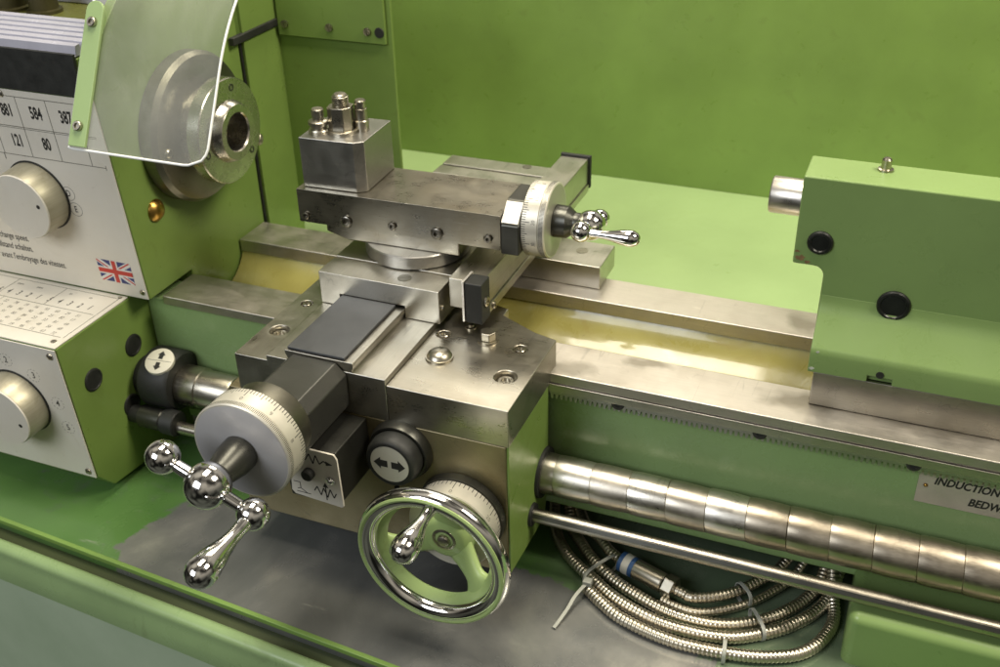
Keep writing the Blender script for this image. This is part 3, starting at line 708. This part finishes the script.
web.build('spoked_web', M['wheel_green'], hw, ang=50)
MB().lathe([(134,0),(134,11),(136.5,10.4),(137,8.4),(135.5,7.6),(135.5,5.4),(139,5),(140,3.2),(140,0)], WO, fy, 32).build('hub_screw', M['bolt'], hw)
gp = [(0,5.2),(3,5.4),(8,4.6),(14,4.6),(22,6),(32,8.6),(42,10.6),(50,10.9),(56,9.4),(60,6.2),(61.6,3),(62,0)]
MB().lathe([(a*.88,b) for a,b in gp], V((-39.5,-162,-33)), (-.02,-1,-.10), 36).build('handle_grip', M['chrome'], hw, ang=80)

def dial(par, o, ax, r, L, rim, numerals, half=True, up=None, nm=100, ext=None):
    """graduated drum from o along ax, with tick marks and numerals on its rim"""
    o = V(o); ax = V(ax).normalized()
    d = MB().lathe([(0,0),(0,r-.6),(.6,r),(L-rim-.5,r),(L-rim,r-.7),(L-rim+.5,r+.5),(L-1,r+.5),(L,r-.6),(L,0)] if rim else
                   [(0,0),(0,r-.6),(.6,r),(L-1,r),(L,r-1),(L,0)], o, ax, 120).build('graduated_dial', M['dial'], par, ang=30)
    e1 = V((0,0,1)); e1 = (e1-ax*e1.dot(ax)).normalized(); e2 = ax.cross(e1)
    tk = MB(); tx = MB()
    for k in range(nm):
        a = 2*math.pi*k/nm; rad = e1*math.cos(a)+e2*math.sin(a); tan = ax.cross(rad)
        ln = (L-rim)*(.52 if k % 10 == 0 else .40 if k % 5 == 0 else .28); w = .30
        tk.flat([(-w,.4),(w,.4),(w,ln),(-w,ln)], o+rad*(r+.02), tan, ax, .08) if False else tk.flat([(.4,-w),(ln,-w),(ln,w),(.4,w)], o+rad*(r+.02), ax, tan, .08)
        if k % 10 == 0:
            s = numerals[(k//10) % len(numerals)]
            tx.text(s, (L-rim)*.30, o+rad*(r+.05)+ax*((L-rim)*.74), -tan, -ax, .06)
    if rim:
        for k in range(nm*2):
            a = 2*math.pi*k/(nm*2); rad = e1*math.cos(a)+e2*math.sin(a); tan = ax.cross(rad)
            tk.flat([(L-rim+.8,-.28),(L-1.2,-.28),(L-1.2,.28),(L-rim+.8,.28)], o+rad*(r+.52), ax, tan, .06)
    tk.build('graduations', M['ink'], d); tx.build('numerals', M['greyink'], d)
    return d
MB().lathe([(0,0),(0,38),(1,39),(9,39),(9,0)], WO+fy*97, fy, 64).build('dial_bearing', M['blacked'], t)
dial(t, WO+fy*106.2, fy, 37.5, 18, 0, ['0','5','10','15','20','25'], nm=60)

# ------------------------------------------------------------------ cross slide
t = thing('cross_slide', 'steel cross slide with black way cover, white graduated dial and chrome ball crank', 'cross slide', (-160,60,29))
xs_ = MB().prism([(-219,29.3),(-199.3,29.3),(-199.3,41),(-134.6,41),(-134.6,29.3),(-101,29.3),(-101,61),(-219,61)], 'y', -2, 292).build('slide_body', M['steel_y'], t, bevel=.7)
cut(xs_, MB().box(-230,-90,27.2,30.6,57.5,70).box(-230,-90,236,240,55.5,70).box(-230,-90,262,266,55.5,70))
slot_screw(t, (-140,12,61), Z1, 6.3, .35, .5, 'slotted_screw', M['steel_dark'])
slot_screw(t, (-128,286,61), Z1, 5, .4, .8, 'slotted_screw', M['steel_dark'])
MB().lathe([(0,0),(0,2.6),(1.6,2.6),(2.4,0)], (-101,4,43), X1, 18).build('gib_screw', M['bolt'], t)
cv = MB().box(-196.5,-143,-95.5,-2.5,38.6,41.2).build('way_cover', M['cover'], t, bevel=.6)
# screw bracket between cover and dial
br = MB().prism([(-197,-8),(-147,-8),(-141,-2),(-141,27),(-150,36.5),(-190,36.5),(-197,30)], 'y', -168, -97.5).build('screw_bracket', M['bracket'], t, bevel=1.2)
DO = V((-166.5,0,24))
MB().lathe([(0,0),(0,33.5),(1,34),(20.5,34),(21,33.5),(21,0)], DO+fy*168, fy, 96).build('index_ring', M['steel_dark'], t)
dd = dial(t, DO+fy*189.2, fy, 41, 23, 6, ['0','1','2','3','4','5','6','7','8','9'], nm=100)
MB().lathe([(22.9,39.6),(23.3,39),(23.4,0)], DO+fy*189.2, fy, 96).build('dial_face', M['dialface'], t)
def crank(par, c, ax, arm, off, rb, rs, d, grip_base, gl_, grip_r, hub, hubmat):
    """ball crank: hub cone along ax, centre ball, two arms with end balls, a tapered grip on one of them"""
    c = V(c); ax = V(ax).normalized(); arm = V(arm).normalized()
    ck = MB().ball(c, rb, 40, ax).build('ball_crank', M['chrome'], par, ang=180)
    MB().lathe(hub, c, -ax, 40).build('crank_hub', hubmat, ck, ang=30)
    for s, r in ((1,rs[0]),(-1,rs[1])):
        a = MB(); e = c+arm*(s*d); a.cyl(c+arm*(s*rb*.8), e-arm*(s*r*.7), rs[0]*.42, rs[0]*.38, 24); a.ball(e, r, 32, arm)
        a.build('crank_arm', M['chrome'], ck, ang=60)
    e = c+arm*d*grip_base
    r = grip_r
    MB().lathe([(0,r*.42),(6/62*gl_,r*.5),(.18*gl_,r*.46),(.30*gl_,r*.48),(.45*gl_,r*.62),(.62*gl_,r*.86),(.76*gl_,r),(.86*gl_,r*.98),(.94*gl_,r*.74),(.985*gl_,r*.36),(gl_,0)], e+ax*(rs[0]*.55), ax, 36).build('crank_grip', M['chrome'], ck, ang=80)
    return ck
crank(t, DO+fy*254, fy, (.91,0,-.41), 0, 17.2, (12,12.6), 38.5, 1, 67, 11.2,
      [(10,10.2),(14,10.8),(30,14.2),(40.6,14.6),(40.6,0)], M['blacked'])

# ------------------------------------------------------------------ stop bar along the cross slide
t = thing('stop_bar', 'long square steel bar with black end clip beside the cross slide', 'bar', (-81,160,36))
MB().box(-96.5,-66,10,308,42,70).build('bar', M['steel_y'], t, bevel=.8)
MB().box(-80,-64.4,20,306,33.5,41.8).build('lower_strip', M['steel_y'], t, bevel=.5)
MB().box(-81.2,-79,2.2,24,34,72.6).build('shim_plate', M['satin'], t, bevel=.3)
cl = MB().box(-78.8,-63,3,22,33,71.8).build('end_clip', M['rubber'], t, bevel=1.2)
MB().lathe([(0,0),(0,4.6),(1.6,4.6),(2.2,3.8),(2.2,2.2),(.8,2.2),(.8,0)], (-63,12,52), X1, 24).build('clip_screw', M['bolt'], cl)
MB().lathe([(0,0),(0,3.4),(1.6,3.4),(2.2,2.8),(2.2,1.6),(.8,1.6),(.8,0)], (-64.4,32,38), X1, 24).build('strip_screw', M['bolt'], t)
MB().box(-97.5,-63.5,308.3,313,36,72.5).build('end_plate', M['rubber'], t, bevel=.8)

# ------------------------------------------------------------------ compound (top) slide
cc = (-155,72,61)
t = thing('compound_slide', 'steel compound slide on round swivel base with small dial and chrome crank', 'compound slide', cc, rotz=1.7)
MB().lathe([(.3,0),(.3,47),(1.5,48.5),(12.5,48.5),(13.5,47.5),(13.5,0)], cc, Z1, 96).build('swivel_base', M['steel_grey'], t, ang=30)
MB().prism([(-212,74),(-101,74),(-101,87.8),(-232,87.8),(-232,80)], 'y', 41, 108).build('lower_casting', M['steel_brown'], t, bevel=1.5)
ts = MB().box(-257,-61,38,110,88,120).build('top_slide', M['steel_brown'], t, bevel=.9)
for x, z, r in ((-249.5,95,3.2),(-208.6,94.5,5.2),(-163,96.5,3.6),(-120,95.5,5.2),(-72,97.5,3.6)):
    cut(ts, MB().cyl((x,36,z),(x,38.9,z),r+.9))
    MB().lathe([(0,0),(0,r),(3,r),(3.6,r*.8),(3.6,r*.5),(1.2,r*.5),(1.2,0)], (x,39,z), fy, 24).build('gib_screw', M['bolt_dark'], t)
MB().prism([(37,85),(37,112),(56,129),(90,129),(110,112),(110,85)], 'x', -60.6, -44).build('end_bracket', M['blacked'], t, bevel=1.3)
MB().add([(-60,38.2,114),(-45,38.2,114),(-45,53.6,127.7),(-60,53.6,127.7),(-60,38.0,114.6),(-45,38.0,114.6),(-45,53.2,128.3),(-60,53.2,128.3)],
    [(0,3,2,1),(4,5,6,7),(0,1,5,4),(1,2,6,5),(2,3,7,6),(3,0,4,7)]).build('chamfer_plate', M['satin'], t)  # thin satin sheet covering the bracket's front chamfer
KO = V((0,73,106))
dial(t, KO+X1*-43.8, X1, 33, 21, 6, ['0','10','20','30','40','50','60','70','80','90'], nm=100)
MB().lathe([(20.9,31.6),(21.2,31),(21.3,0)], KO+X1*-43.8, X1, 96).build('dial_face', M['dial_shade'], t)
crank(t, KO+X1*9, X1, (0,-.95,.24), 0, 13.2, (9,9), 31, 1, 46, 7,
      [(8,8.4),(10,9.4),(14,9.4),(20,14),(31.2,14.4),(31.2,0)], M['blacked'])

# ------------------------------------------------------------------ tool post
t = thing('tool_post', 'square steel tool post block with three studs on the compound slide', 'tool post', (-222,74,120.2), rotz=2.6)
tpz = 120.3
pb = MB().prism([(-253,43),(-200,43),(-191.5,49),(-191.5,106),(-253,106)], 'z', tpz, 167).build('block', M['steel_grey'], t, bevel=.8)
ct = MB().lathe([(0,0),(0,14),(2.4,14),(3,13),(3,0)], (-221,68,167), Z1, 40).build('clamp_washer', M['bolt'], t)
b = MB()
n = 4; R4 = 15.4
sq = [(-221+12.6*math.cos(a)*(1), 68+12.6*math.sin(a)) for a in [math.pi*2*k/8+.2+.393 for k in range(8)]]
b.prism([(-221+x,68+y) for x,y in ((-10,-8),(-4,-11.5),(6,-10),(11,-3),(9,7),(1,11),(-8,9),(-11.5,1))], 'z', 170, 191).build('clamp_nut', M['bolt'], t, bevel=.8)
b = MB(); pr = [(0,0),(0,6.8)]; z = 0
while z < 9: pr += [(z+.4,7.4),(z+1.0,7.4),(z+1.4,6.6)]; z += 1.8
pr += [(z+.6,6.4),(z+1.8,5),(z+2.4,0)]
b.lathe(pr, (-221,68,191), Z1, 28).build('threaded_stud', M['bolt'], t, ang=25)
s = MB().lathe([(0,0),(0,9.4),(2.6,9.6),(4,8.8),(4.4,6.8),(7,6.8),(7.6,9.2),(10.6,9.2),(11.6,7.6),(12,5),(15,5),(15.4,5.6),(21,5.6),(22,4.6),(22,0)], (-240.5,60,167), Z1, 32).build('clamp_stud', M['bolt'], t, ang=25)
s = MB().lathe([(0,0),(0,6.6),(9,6.6),(10,5.8),(20,5.6),(20.6,4.6),(21,5.2),(27,5.2),(28,4.2),(28,0)], (-206,76,167), Z1, 32).build('clamp_stud', M['bolt'], t, ang=25)

# ------------------------------------------------------------------ tailstock
t = thing('tailstock', 'green tailstock with bright quill and two black round plugs', 'tailstock', (360,80,0))
ub = MB(); 
# outline in x-z, thickness in y
up = [(182,111),(182,184.5),(620,184.5),(620,30),(206.5,30),(206.5,98)]
# rounded inner corner under the overhang
arc = [(206.5-8+8*math.cos(a), 111-8+8*math.sin(a)) for a in [math.pi/2*(j/6) for j in range(7)]]
up = [(182,184.5),(620,184.5),(620,30),(206.5,30)] + arc + [(182,111)]
ub.prism(up, 'y', 54.5, 99).build('upper_body', M['green_clean'], t, bevel=1.6, seg=3)
fl = [(99,88),(54.4,88),(53.6,82),(51.8,77),(48.5,72.4),(30.6,53.4),(29.4,51.4),(28.6,47),(27.4,31.5),(99,31.5)]
lf = MB().prism(fl, 'x', 207.2, 620).build('flared_foot', M['green_clean'], t, bevel=1.0)
cut(lf, MB().box(252.5,271,20,32,20,37))
MB().lathe([(0,0),(0,3),(.5,3),(.5,0)], (261.5,27.45,40), fy, 20).build('screw_hole', M['ink'], t)
MB().box(212,620,29,140,.3,31.2).build('base_plate', M['steel_oily'], t, bevel=.8)
MB().lathe([(0,0),(0,13.6),(1.2,14.6),(30,14.6),(30,0)], (157,77,157), X1, 64).build('quill', M['rod'], t, ang=40)
for x, z, r in ((200.8,132,9.8),(261.8,88,12.6)):
    MB().lathe([(0,0),(0,r),(1.5,r),(2.6,r-1),(2.8,r-2.6),(1.6,r-3.4),(1.8,0)], (x,54.4,z), fy, 48).build('black_plug', M['black'], t, ang=40)
MB().lathe([(0,0),(0,6),(1.5,5.8),(2,4),(6,3.6),(8.5,3.6),(10,2.4),(10.2,0)], (238,85,184.5), Z1, 24).build('oil_cap', M['bolt'], t)

def chip(o, r, u, R_, seed, mat):
    q = random.Random(seed); n_ = 13
    MB().flat([(R_*q.uniform(.45,1.1)*math.cos(2*math.pi*k/n_), R_*.7*q.uniform(.4,1.1)*math.sin(2*math.pi*k/n_)) for k in range(n_)], o, r, u, .12).build('paint_chip', mat, t)
chip((187.6,54.4,116.6), X1, Z1, 4.6, 1, M['rust']); chip((184.6,54.4,122), X1, Z1, 2.2, 2, M['rust']); chip((193,54.4,113.6), X1, Z1, 2.6, 5, M['rust'])
for k, (x, z, R_) in enumerate(((210,35,2.4),(213,50,1.8))): chip((x, 29.4-(53.4-z)*.09-.15, z), X1, Z1, R_, 20+k, M['primer'])

# ------------------------------------------------------------------ chuck guard
t = thing('chuck_guard', 'curved clear plastic chuck guard on green strip with two screws', 'chuck guard', (-335,-30,235))
# profile in y-z: straight lower part, curling backwards at the top
pr = [(-72,180)]
d0 = math.radians(61); y, z = -72, 180
ang_ = d0
for i in range(40):
    st = 5.0
    if i > 15: ang_ -= math.radians(1.5)
    y += st*math.cos(ang_); z += st*math.sin(ang_); pr.append((y,z))
th = 2.2; NXg = 24
def guard_sheet(x0, x1, rc):
    # grid of points; the lower right corner is rounded
    mb = MB(); vs = []; fs = []; n = len(pr)
    for side in (0,1):
        for i, (y, z) in enumerate(pr):
            a = math.atan2(pr[min(i+1,n-1)][1]-pr[max(i-1,0)][1], pr[min(i+1,n-1)][0]-pr[max(i-1,0)][0])
            ny, nz = math.sin(a)*-1, math.cos(a)
            s = i*5.0; xr = x1
            if s < rc: xr = x1-rc+math.sqrt(max(0, rc*rc-(rc-s)**2))
            for j in range(NXg+1):
                vs.append((x0+(xr-x0)*j/NXg, y+ny*(-th*side), z+nz*(-th*side)))
    W = NXg+1; H_ = n*W
    for i in range(n-1):
        for j in range(NXg):
            a = i*W+j; fs.append((a,a+1,a+W+1,a+W)); fs.append((H_+a,H_+a+W,H_+a+W+1,H_+a+1))
    for j in range(NXg):
        fs.append((j,H_+j,H_+j+1,j+1)); a = (n-1)*W+j; fs.append((a,a+1,H_+a+1,H_+a))
    for i in range(n-1):
        a = i*W; fs.append((a,a+W,H_+a+W,H_+a)); a = i*W+NXg; fs.append((a,H_+a,H_+a+W,a+W))
    return mb.add(vs, fs)
cs = guard_sheet(-403,-267,16).build('clear_sheet', M['clear'], t, ang=60)
ed = []; n_ = len(pr)
for i in range(n_-1,-1,-1): ed.append((-403.4,)+pr[i])
for j in range(1,24): ed.append((-403+(120)*j/24, pr[0][0]-.2, pr[0][1]-.5))
for i in range(0,n_):
    s_ = i*5.0; xr = -267.0
    if s_ < 16: xr = -283+math.sqrt(max(0,256-(16-s_)**2))
    ed.append((xr+.4,)+pr[i])
MB().tube(ed, 1.15, 8).build('bright_edge_line', M['edge'], cs, ang=180)  # white tube paints the bright line light draws along the rim
gu = V((0,math.cos(d0),math.sin(d0))); gn = X1.cross(gu)   # outward (towards the viewer)
o = V((-402,-72,180))+gn*.4+gu*1.5
L = 121
out = [(0,0),(17.5,0),(17.5,L-8)] + [(17.5-8+8*math.cos(a), L-8+8*math.sin(a)) for a in [math.pi/2*j/5 for j in range(1,6)]] + [(8,L)] + [(8-8*math.sin(a), L-8+8*math.cos(a)) for a in [math.pi/2*j/5 for j in range(1,6)]]
ms = MB().flat(out, o, X1, gu, 3).build('mounting_strip', M['green_pale'], t, bevel=.6)
for s in (17, 103):
    cap_screw(t, o+X1*8.8+gu*s+gn*3, gn, 4.2, 3.4, name='strip_screw')

# ------------------------------------------------------------------ flexible conduits on the tray
def spline(P, step):
    P = [V(p) for p in P]; out = []
    for i in range(len(P)-1):
        p0 = P[max(i-1,0)]; p1 = P[i]; p2 = P[i+1]; p3 = P[min(i+2,len(P)-1)]
        n = max(2, int((p2-p1).length/step))
        for k in range(n):
            s = k/n; out.append(.5*((2*p1)+(p2-p0)*s+(2*p0-5*p1+4*p2-p3)*s*s+(3*p1-p0-3*p2+p3)*s**3))
    out.append(P[-1]); return out
def resample(P, step):
    out = [P[0]]; acc = 0
    for a, b in zip(P, P[1:]):
        L_ = (b-a).length; s = step-acc
        while s <= L_: out.append(a+(b-a)*(s/L_)); s += step
        acc = (acc+L_) % step
    return out
def conduit(label, pts, r, pitch=3.6):
    P = resample(spline(pts, 2), pitch/4)
    rr = [r*(1.0,.985,.86,.94)[i % 4] for i in range(len(P))]
    e = thing('flexible_conduit', label, 'conduit', tuple(P[0]), 'flexible metal conduits coiled on the chip tray')
    MB().tube(P, rr, 14).build('ribbed_sleeve', M['conduit'], e, ang=180)
    return e
Zt = -179.6
conduit('inner metal conduit of the coil, nearest the bed behind its neighbours',
    [(-2,62,-150),(8,36,-168),(18,14,Zt),(30,0,Zt),(46,-17,Zt),(66,-33,Zt),(84,-43,Zt),(106,-52,Zt),(128,-59,Zt),(149,-61,Zt),(169,-59,Zt),(188,-52,Zt),(209,-38,Zt),(223,-23,Zt),(236,-4,Zt),(246,16,-172),(250,50,-150)], 5.5)
conduit('metal conduit in the middle of the three long loops held by ties',
    [(-8,62,-150),(-6,34,-170),(6,4,Zt),(22,-18,Zt),(38,-32,Zt),(57,-44,Zt),(79,-58,Zt),(102,-67.5,Zt),(126,-73.5,Zt),(151,-74.5,Zt),(173,-72,Zt),(192,-66,Zt),(220,-47,Zt),(236,-30,Zt),(247,-14,Zt),(256,6,-174),(262,40,-150)], 5.5)
conduit('outermost metal conduit loop, curling closest to the green bed foot',
    [(56,-57,Zt),(70,-67,Zt),(88,-78,Zt),(106,-84,Zt),(124,-88,Zt),(141,-90,Zt),(155,-90,Zt),(178,-88,Zt),(201,-84,Zt),(220,-78,Zt),(239,-68,Zt),(252,-53,Zt),(260,-33,Zt),(262,-14,Zt),(258,4,-172),(252,30,-150)], 5.5)
e = conduit('short conduit ending in a steel connector wrapped with blue and white tape',
    [(6,62,-150),(18,34,-166),(34,12,-172),(50,0,-172),(64,-13,-172),(79,-23,-171)], 5.1)
a, b_ = V((76,-21.5,-171)), V((130,-39,-172)); dv_ = (b_-a).normalized(); Lc = (b_-a).length
cn = MB().lathe([(0,0),(0,8.4),(2,9),(Lc*.78,9),(Lc*.8,8.2),(Lc*.82,0)], a, dv_, 36).build('connector', M['bolt'], e, ang=30)
MB().lathe([(1,8.9),(1,9.5),(5,9.5),(5,8.9)], a, dv_, 36).build('blue_tape', M['tape_blue'], cn)
MB().lathe([(5.1,8.9),(5.1,9.6),(12,9.6),(12,8.9)], a, dv_, 36).build('white_tape', M['tape_white'], cn)
MB().lathe([(12.1,8.9),(12.1,9.5),(16,9.5),(16,8.9)], a, dv_, 36).build('blue_tape', M['tape_blue'], cn)
b = MB(); q = dv_.orthogonal().normalized(); w = dv_.cross(q)
vs = [a+dv_*(Lc*s)+(q*x+w*y)*11 for s in (.82,1.0) for x, y in hexagon(1)]
b.add(vs, [tuple(range(5,-1,-1)), tuple(range(6,12))]+[(i,(i+1)%6,6+(i+1)%6,6+i) for i in range(6)]).build('hex_nut', M['bolt'], cn, bevel=1)
conduit('thin conduit leaving the taped connector towards the bed',
    [tuple(b_-dv_*2),(138,-41,-172),(146,-43,-172),(164,-35,-172),(182,-20,-172),(196,-4,-170),(211,15,-166),(226,44,-150)], 4.8)
conduit('thinnest conduit, lying between the connector hose and the inner loop',
    [(120,-46,-181),(148,-52,-179),(170,-43,-179),(191,-26,-179),(208,-6,-178),(224,16,-172),(238,46,-150)], 3.8)
# cable ties
def tie(label, c, ax, rx, rz, tail=None):
    """strap wrapped as an oval ring round the hoses; ax = direction along the hoses"""
    c = V(c); ax = V(ax).normalized(); s = Z1.cross(ax).normalized(); n = 40; vs = []; fs = []
    for i in range(n):
        a = 2*math.pi*i/n; p = c+s*(rx*math.copysign(abs(math.cos(a))**.7, math.cos(a)))+Z1*(rz*math.copysign(abs(math.sin(a))**.7, math.sin(a)))
        nrm = (s*math.cos(a)/rx+Z1*math.sin(a)/rz).normalized()
        for dw, dt in ((-1.6,0),(1.6,0),(1.6,1.0),(-1.6,1.0)): vs.append(p+ax*dw+nrm*dt)
    for i in range(n):
        for j in range(4): fs.append((i*4+j, ((i+1)%n)*4+j, ((i+1)%n)*4+(j+1)%4, i*4+(j+1)%4))
    e = thing('cable_tie', label, 'cable tie', tuple(c), 'pale nylon ties round the conduits')
    MB().add(vs, fs).build('strap', M['tie'], e, bevel=.2)
    if tail:
        h = V(tail[0]); MB().box(h.x-4,h.x+4,h.y-3.6,h.y+3.6,h.z-3,h.z+3).build('tie_head', M['tie'], e, bevel=.9)
        b = MB(); P = resample(spline(tail, 3), 3); vs = []; fs = []
        for i, p in enumerate(P):
            tt = (P[min(i+1,len(P)-1)]-P[max(i-1,0)]).normalized(); sd_ = tt.cross(Z1).normalized(); up_ = sd_.cross(tt)
            for x, y in ((-1.5,-.5),(1.5,-.5),(1.5,.5),(-1.5,.5)): vs.append(p+sd_*x+up_*y)
        for i in range(len(P)-1):
            for j in range(4): fs.append((i*4+j, i*4+(j+1)%4, (i+1)*4+(j+1)%4, (i+1)*4+j))
        fs += [(3,2,1,0), tuple((len(P)-1)*4+j for j in range(4))]
        b.add(vs, fs).build('loose_tail', M['tie'], e)
tie('cable tie with a long loose tail lying on the tray', (62,-34,-176), (.86,-.5,0), 21, 9.6, [(56,-57,-172),(50,-72,-176),(47,-88,-180),(42,-110,-183.5)])
tie('short cable tie round the two middle conduit loops', (203,-47.5,-178.5), (.84,.55,0), 14.5, 8, None)
tie('small cable tie on the outermost conduit loop', (183,-87,-178.5), (1,.14,0), 8, 8, None)
tie('small cable tie on the two thin hoses near the bed', (186,-21,-175), (.7,.72,0), 10, 9, None)
# ------------------------------------------------------------------ camera
cam = bpy.data.cameras.new('Camera'); co = bpy.data.objects.new('Camera', cam); C.objects.link(co)
yaw, pit, rol = -.393184848, .542312105, -.0235578455
f = V((math.sin(yaw)*math.cos(pit), math.cos(yaw)*math.cos(pit), -math.sin(pit)))
r = f.cross(Z1).normalized(); u = r.cross(f)
r, u = r*math.cos(rol)+u*math.sin(rol), -r*math.sin(rol)+u*math.cos(rol)
mx = Matrix((( r.x,u.x,-f.x,.2531),( r.y,u.y,-f.y,-.720),( r.z,u.z,-f.z,.500),(0,0,0,1)))
co.matrix_world = mx
cam.sensor_width = 36; cam.lens = 36*1063.955/1000; cam.clip_start = .02; cam.clip_end = 50
cam.dof.use_dof = True; cam.dof.focus_distance = .86; cam.dof.aperture_fstop = 9
scene.camera = co

# ------------------------------------------------------------------ light: workshop lamps, an added fill lamp and a dim room
w = bpy.data.worlds.new('World'); scene.world = w; w.use_nodes = True
nt = w.node_tree; bg = nt.nodes['Background']
tc = nt.nodes.new('ShaderNodeTexCoord'); sx = nt.nodes.new('ShaderNodeSeparateXYZ'); nt.links.new(tc.outputs['Generated'], sx.inputs[0])
mr = nt.nodes.new('ShaderNodeMapRange'); nt.links.new(sx.outputs[2], mr.inputs[0]); mr.inputs[1].default_value = -1; mr.inputs[2].default_value = 1
rp = nt.nodes.new('ShaderNodeValToRGB'); nt.links.new(mr.outputs[0], rp.inputs[0])
els = rp.color_ramp.elements
stops = [(.0,(.11,.115,.09)),(.42,(.10,.10,.08)),(.52,(.11,.105,.085)),(.66,(.32,.29,.235)),(1,(.55,.50,.41))]
while len(els) < len(stops): els.new(.5)
for e_, (p, c_) in zip(els, stops): e_.position = p; e_.color = (*c_,1)
nz = nt.nodes.new('ShaderNodeTexNoise'); nz.inputs['Scale'].default_value = 1.7; nz.inputs['Detail'].default_value = 1; nt.links.new(tc.outputs['Generated'], nz.inputs['Vector'])
m3 = nt.nodes.new('ShaderNodeMapRange'); nt.links.new(nz.outputs['Fac'], m3.inputs[0]); m3.inputs[1].default_value = .38; m3.inputs[2].default_value = .62; m3.inputs[3].default_value = .15; m3.inputs[4].default_value = 2.0
mm = nt.nodes.new('ShaderNodeVectorMath'); mm.operation = 'SCALE'; nt.links.new(rp.outputs[0], mm.inputs[0]); nt.links.new(m3.outputs[0], mm.inputs['Scale'])
nt.links.new(mm.outputs[0], bg.inputs['Color']); bg.inputs['Strength'].default_value = WORLD
def lamp(name, loc, target, sx_, sy_, power, col):
    d = bpy.data.lights.new(name, 'AREA'); d.shape = 'RECTANGLE'; d.size = sx_; d.size_y = sy_; d.energy = power; d.color = col
    o = bpy.data.objects.new(name, d); C.objects.link(o); o.location = loc
    o.rotation_euler = (V(target)-V(loc)).to_track_quat('-Z', 'Y').to_euler()
for a_ in LAMPS: lamp(*a_)
scene.view_settings.view_transform = 'Standard'; scene.view_settings.look = 'None'
scene.view_settings.exposure = 0; scene.view_settings.gamma = 1
scene.render.engine = 'CYCLES'
scene.cycles.max_bounces = 10; scene.cycles.transparent_max_bounces = 12; scene.cycles.caustics_reflective = False; scene.cycles.caustics_refractive = False
scene.cycles.use_denoising = True
scene.cycles.sample_clamp_indirect = 6
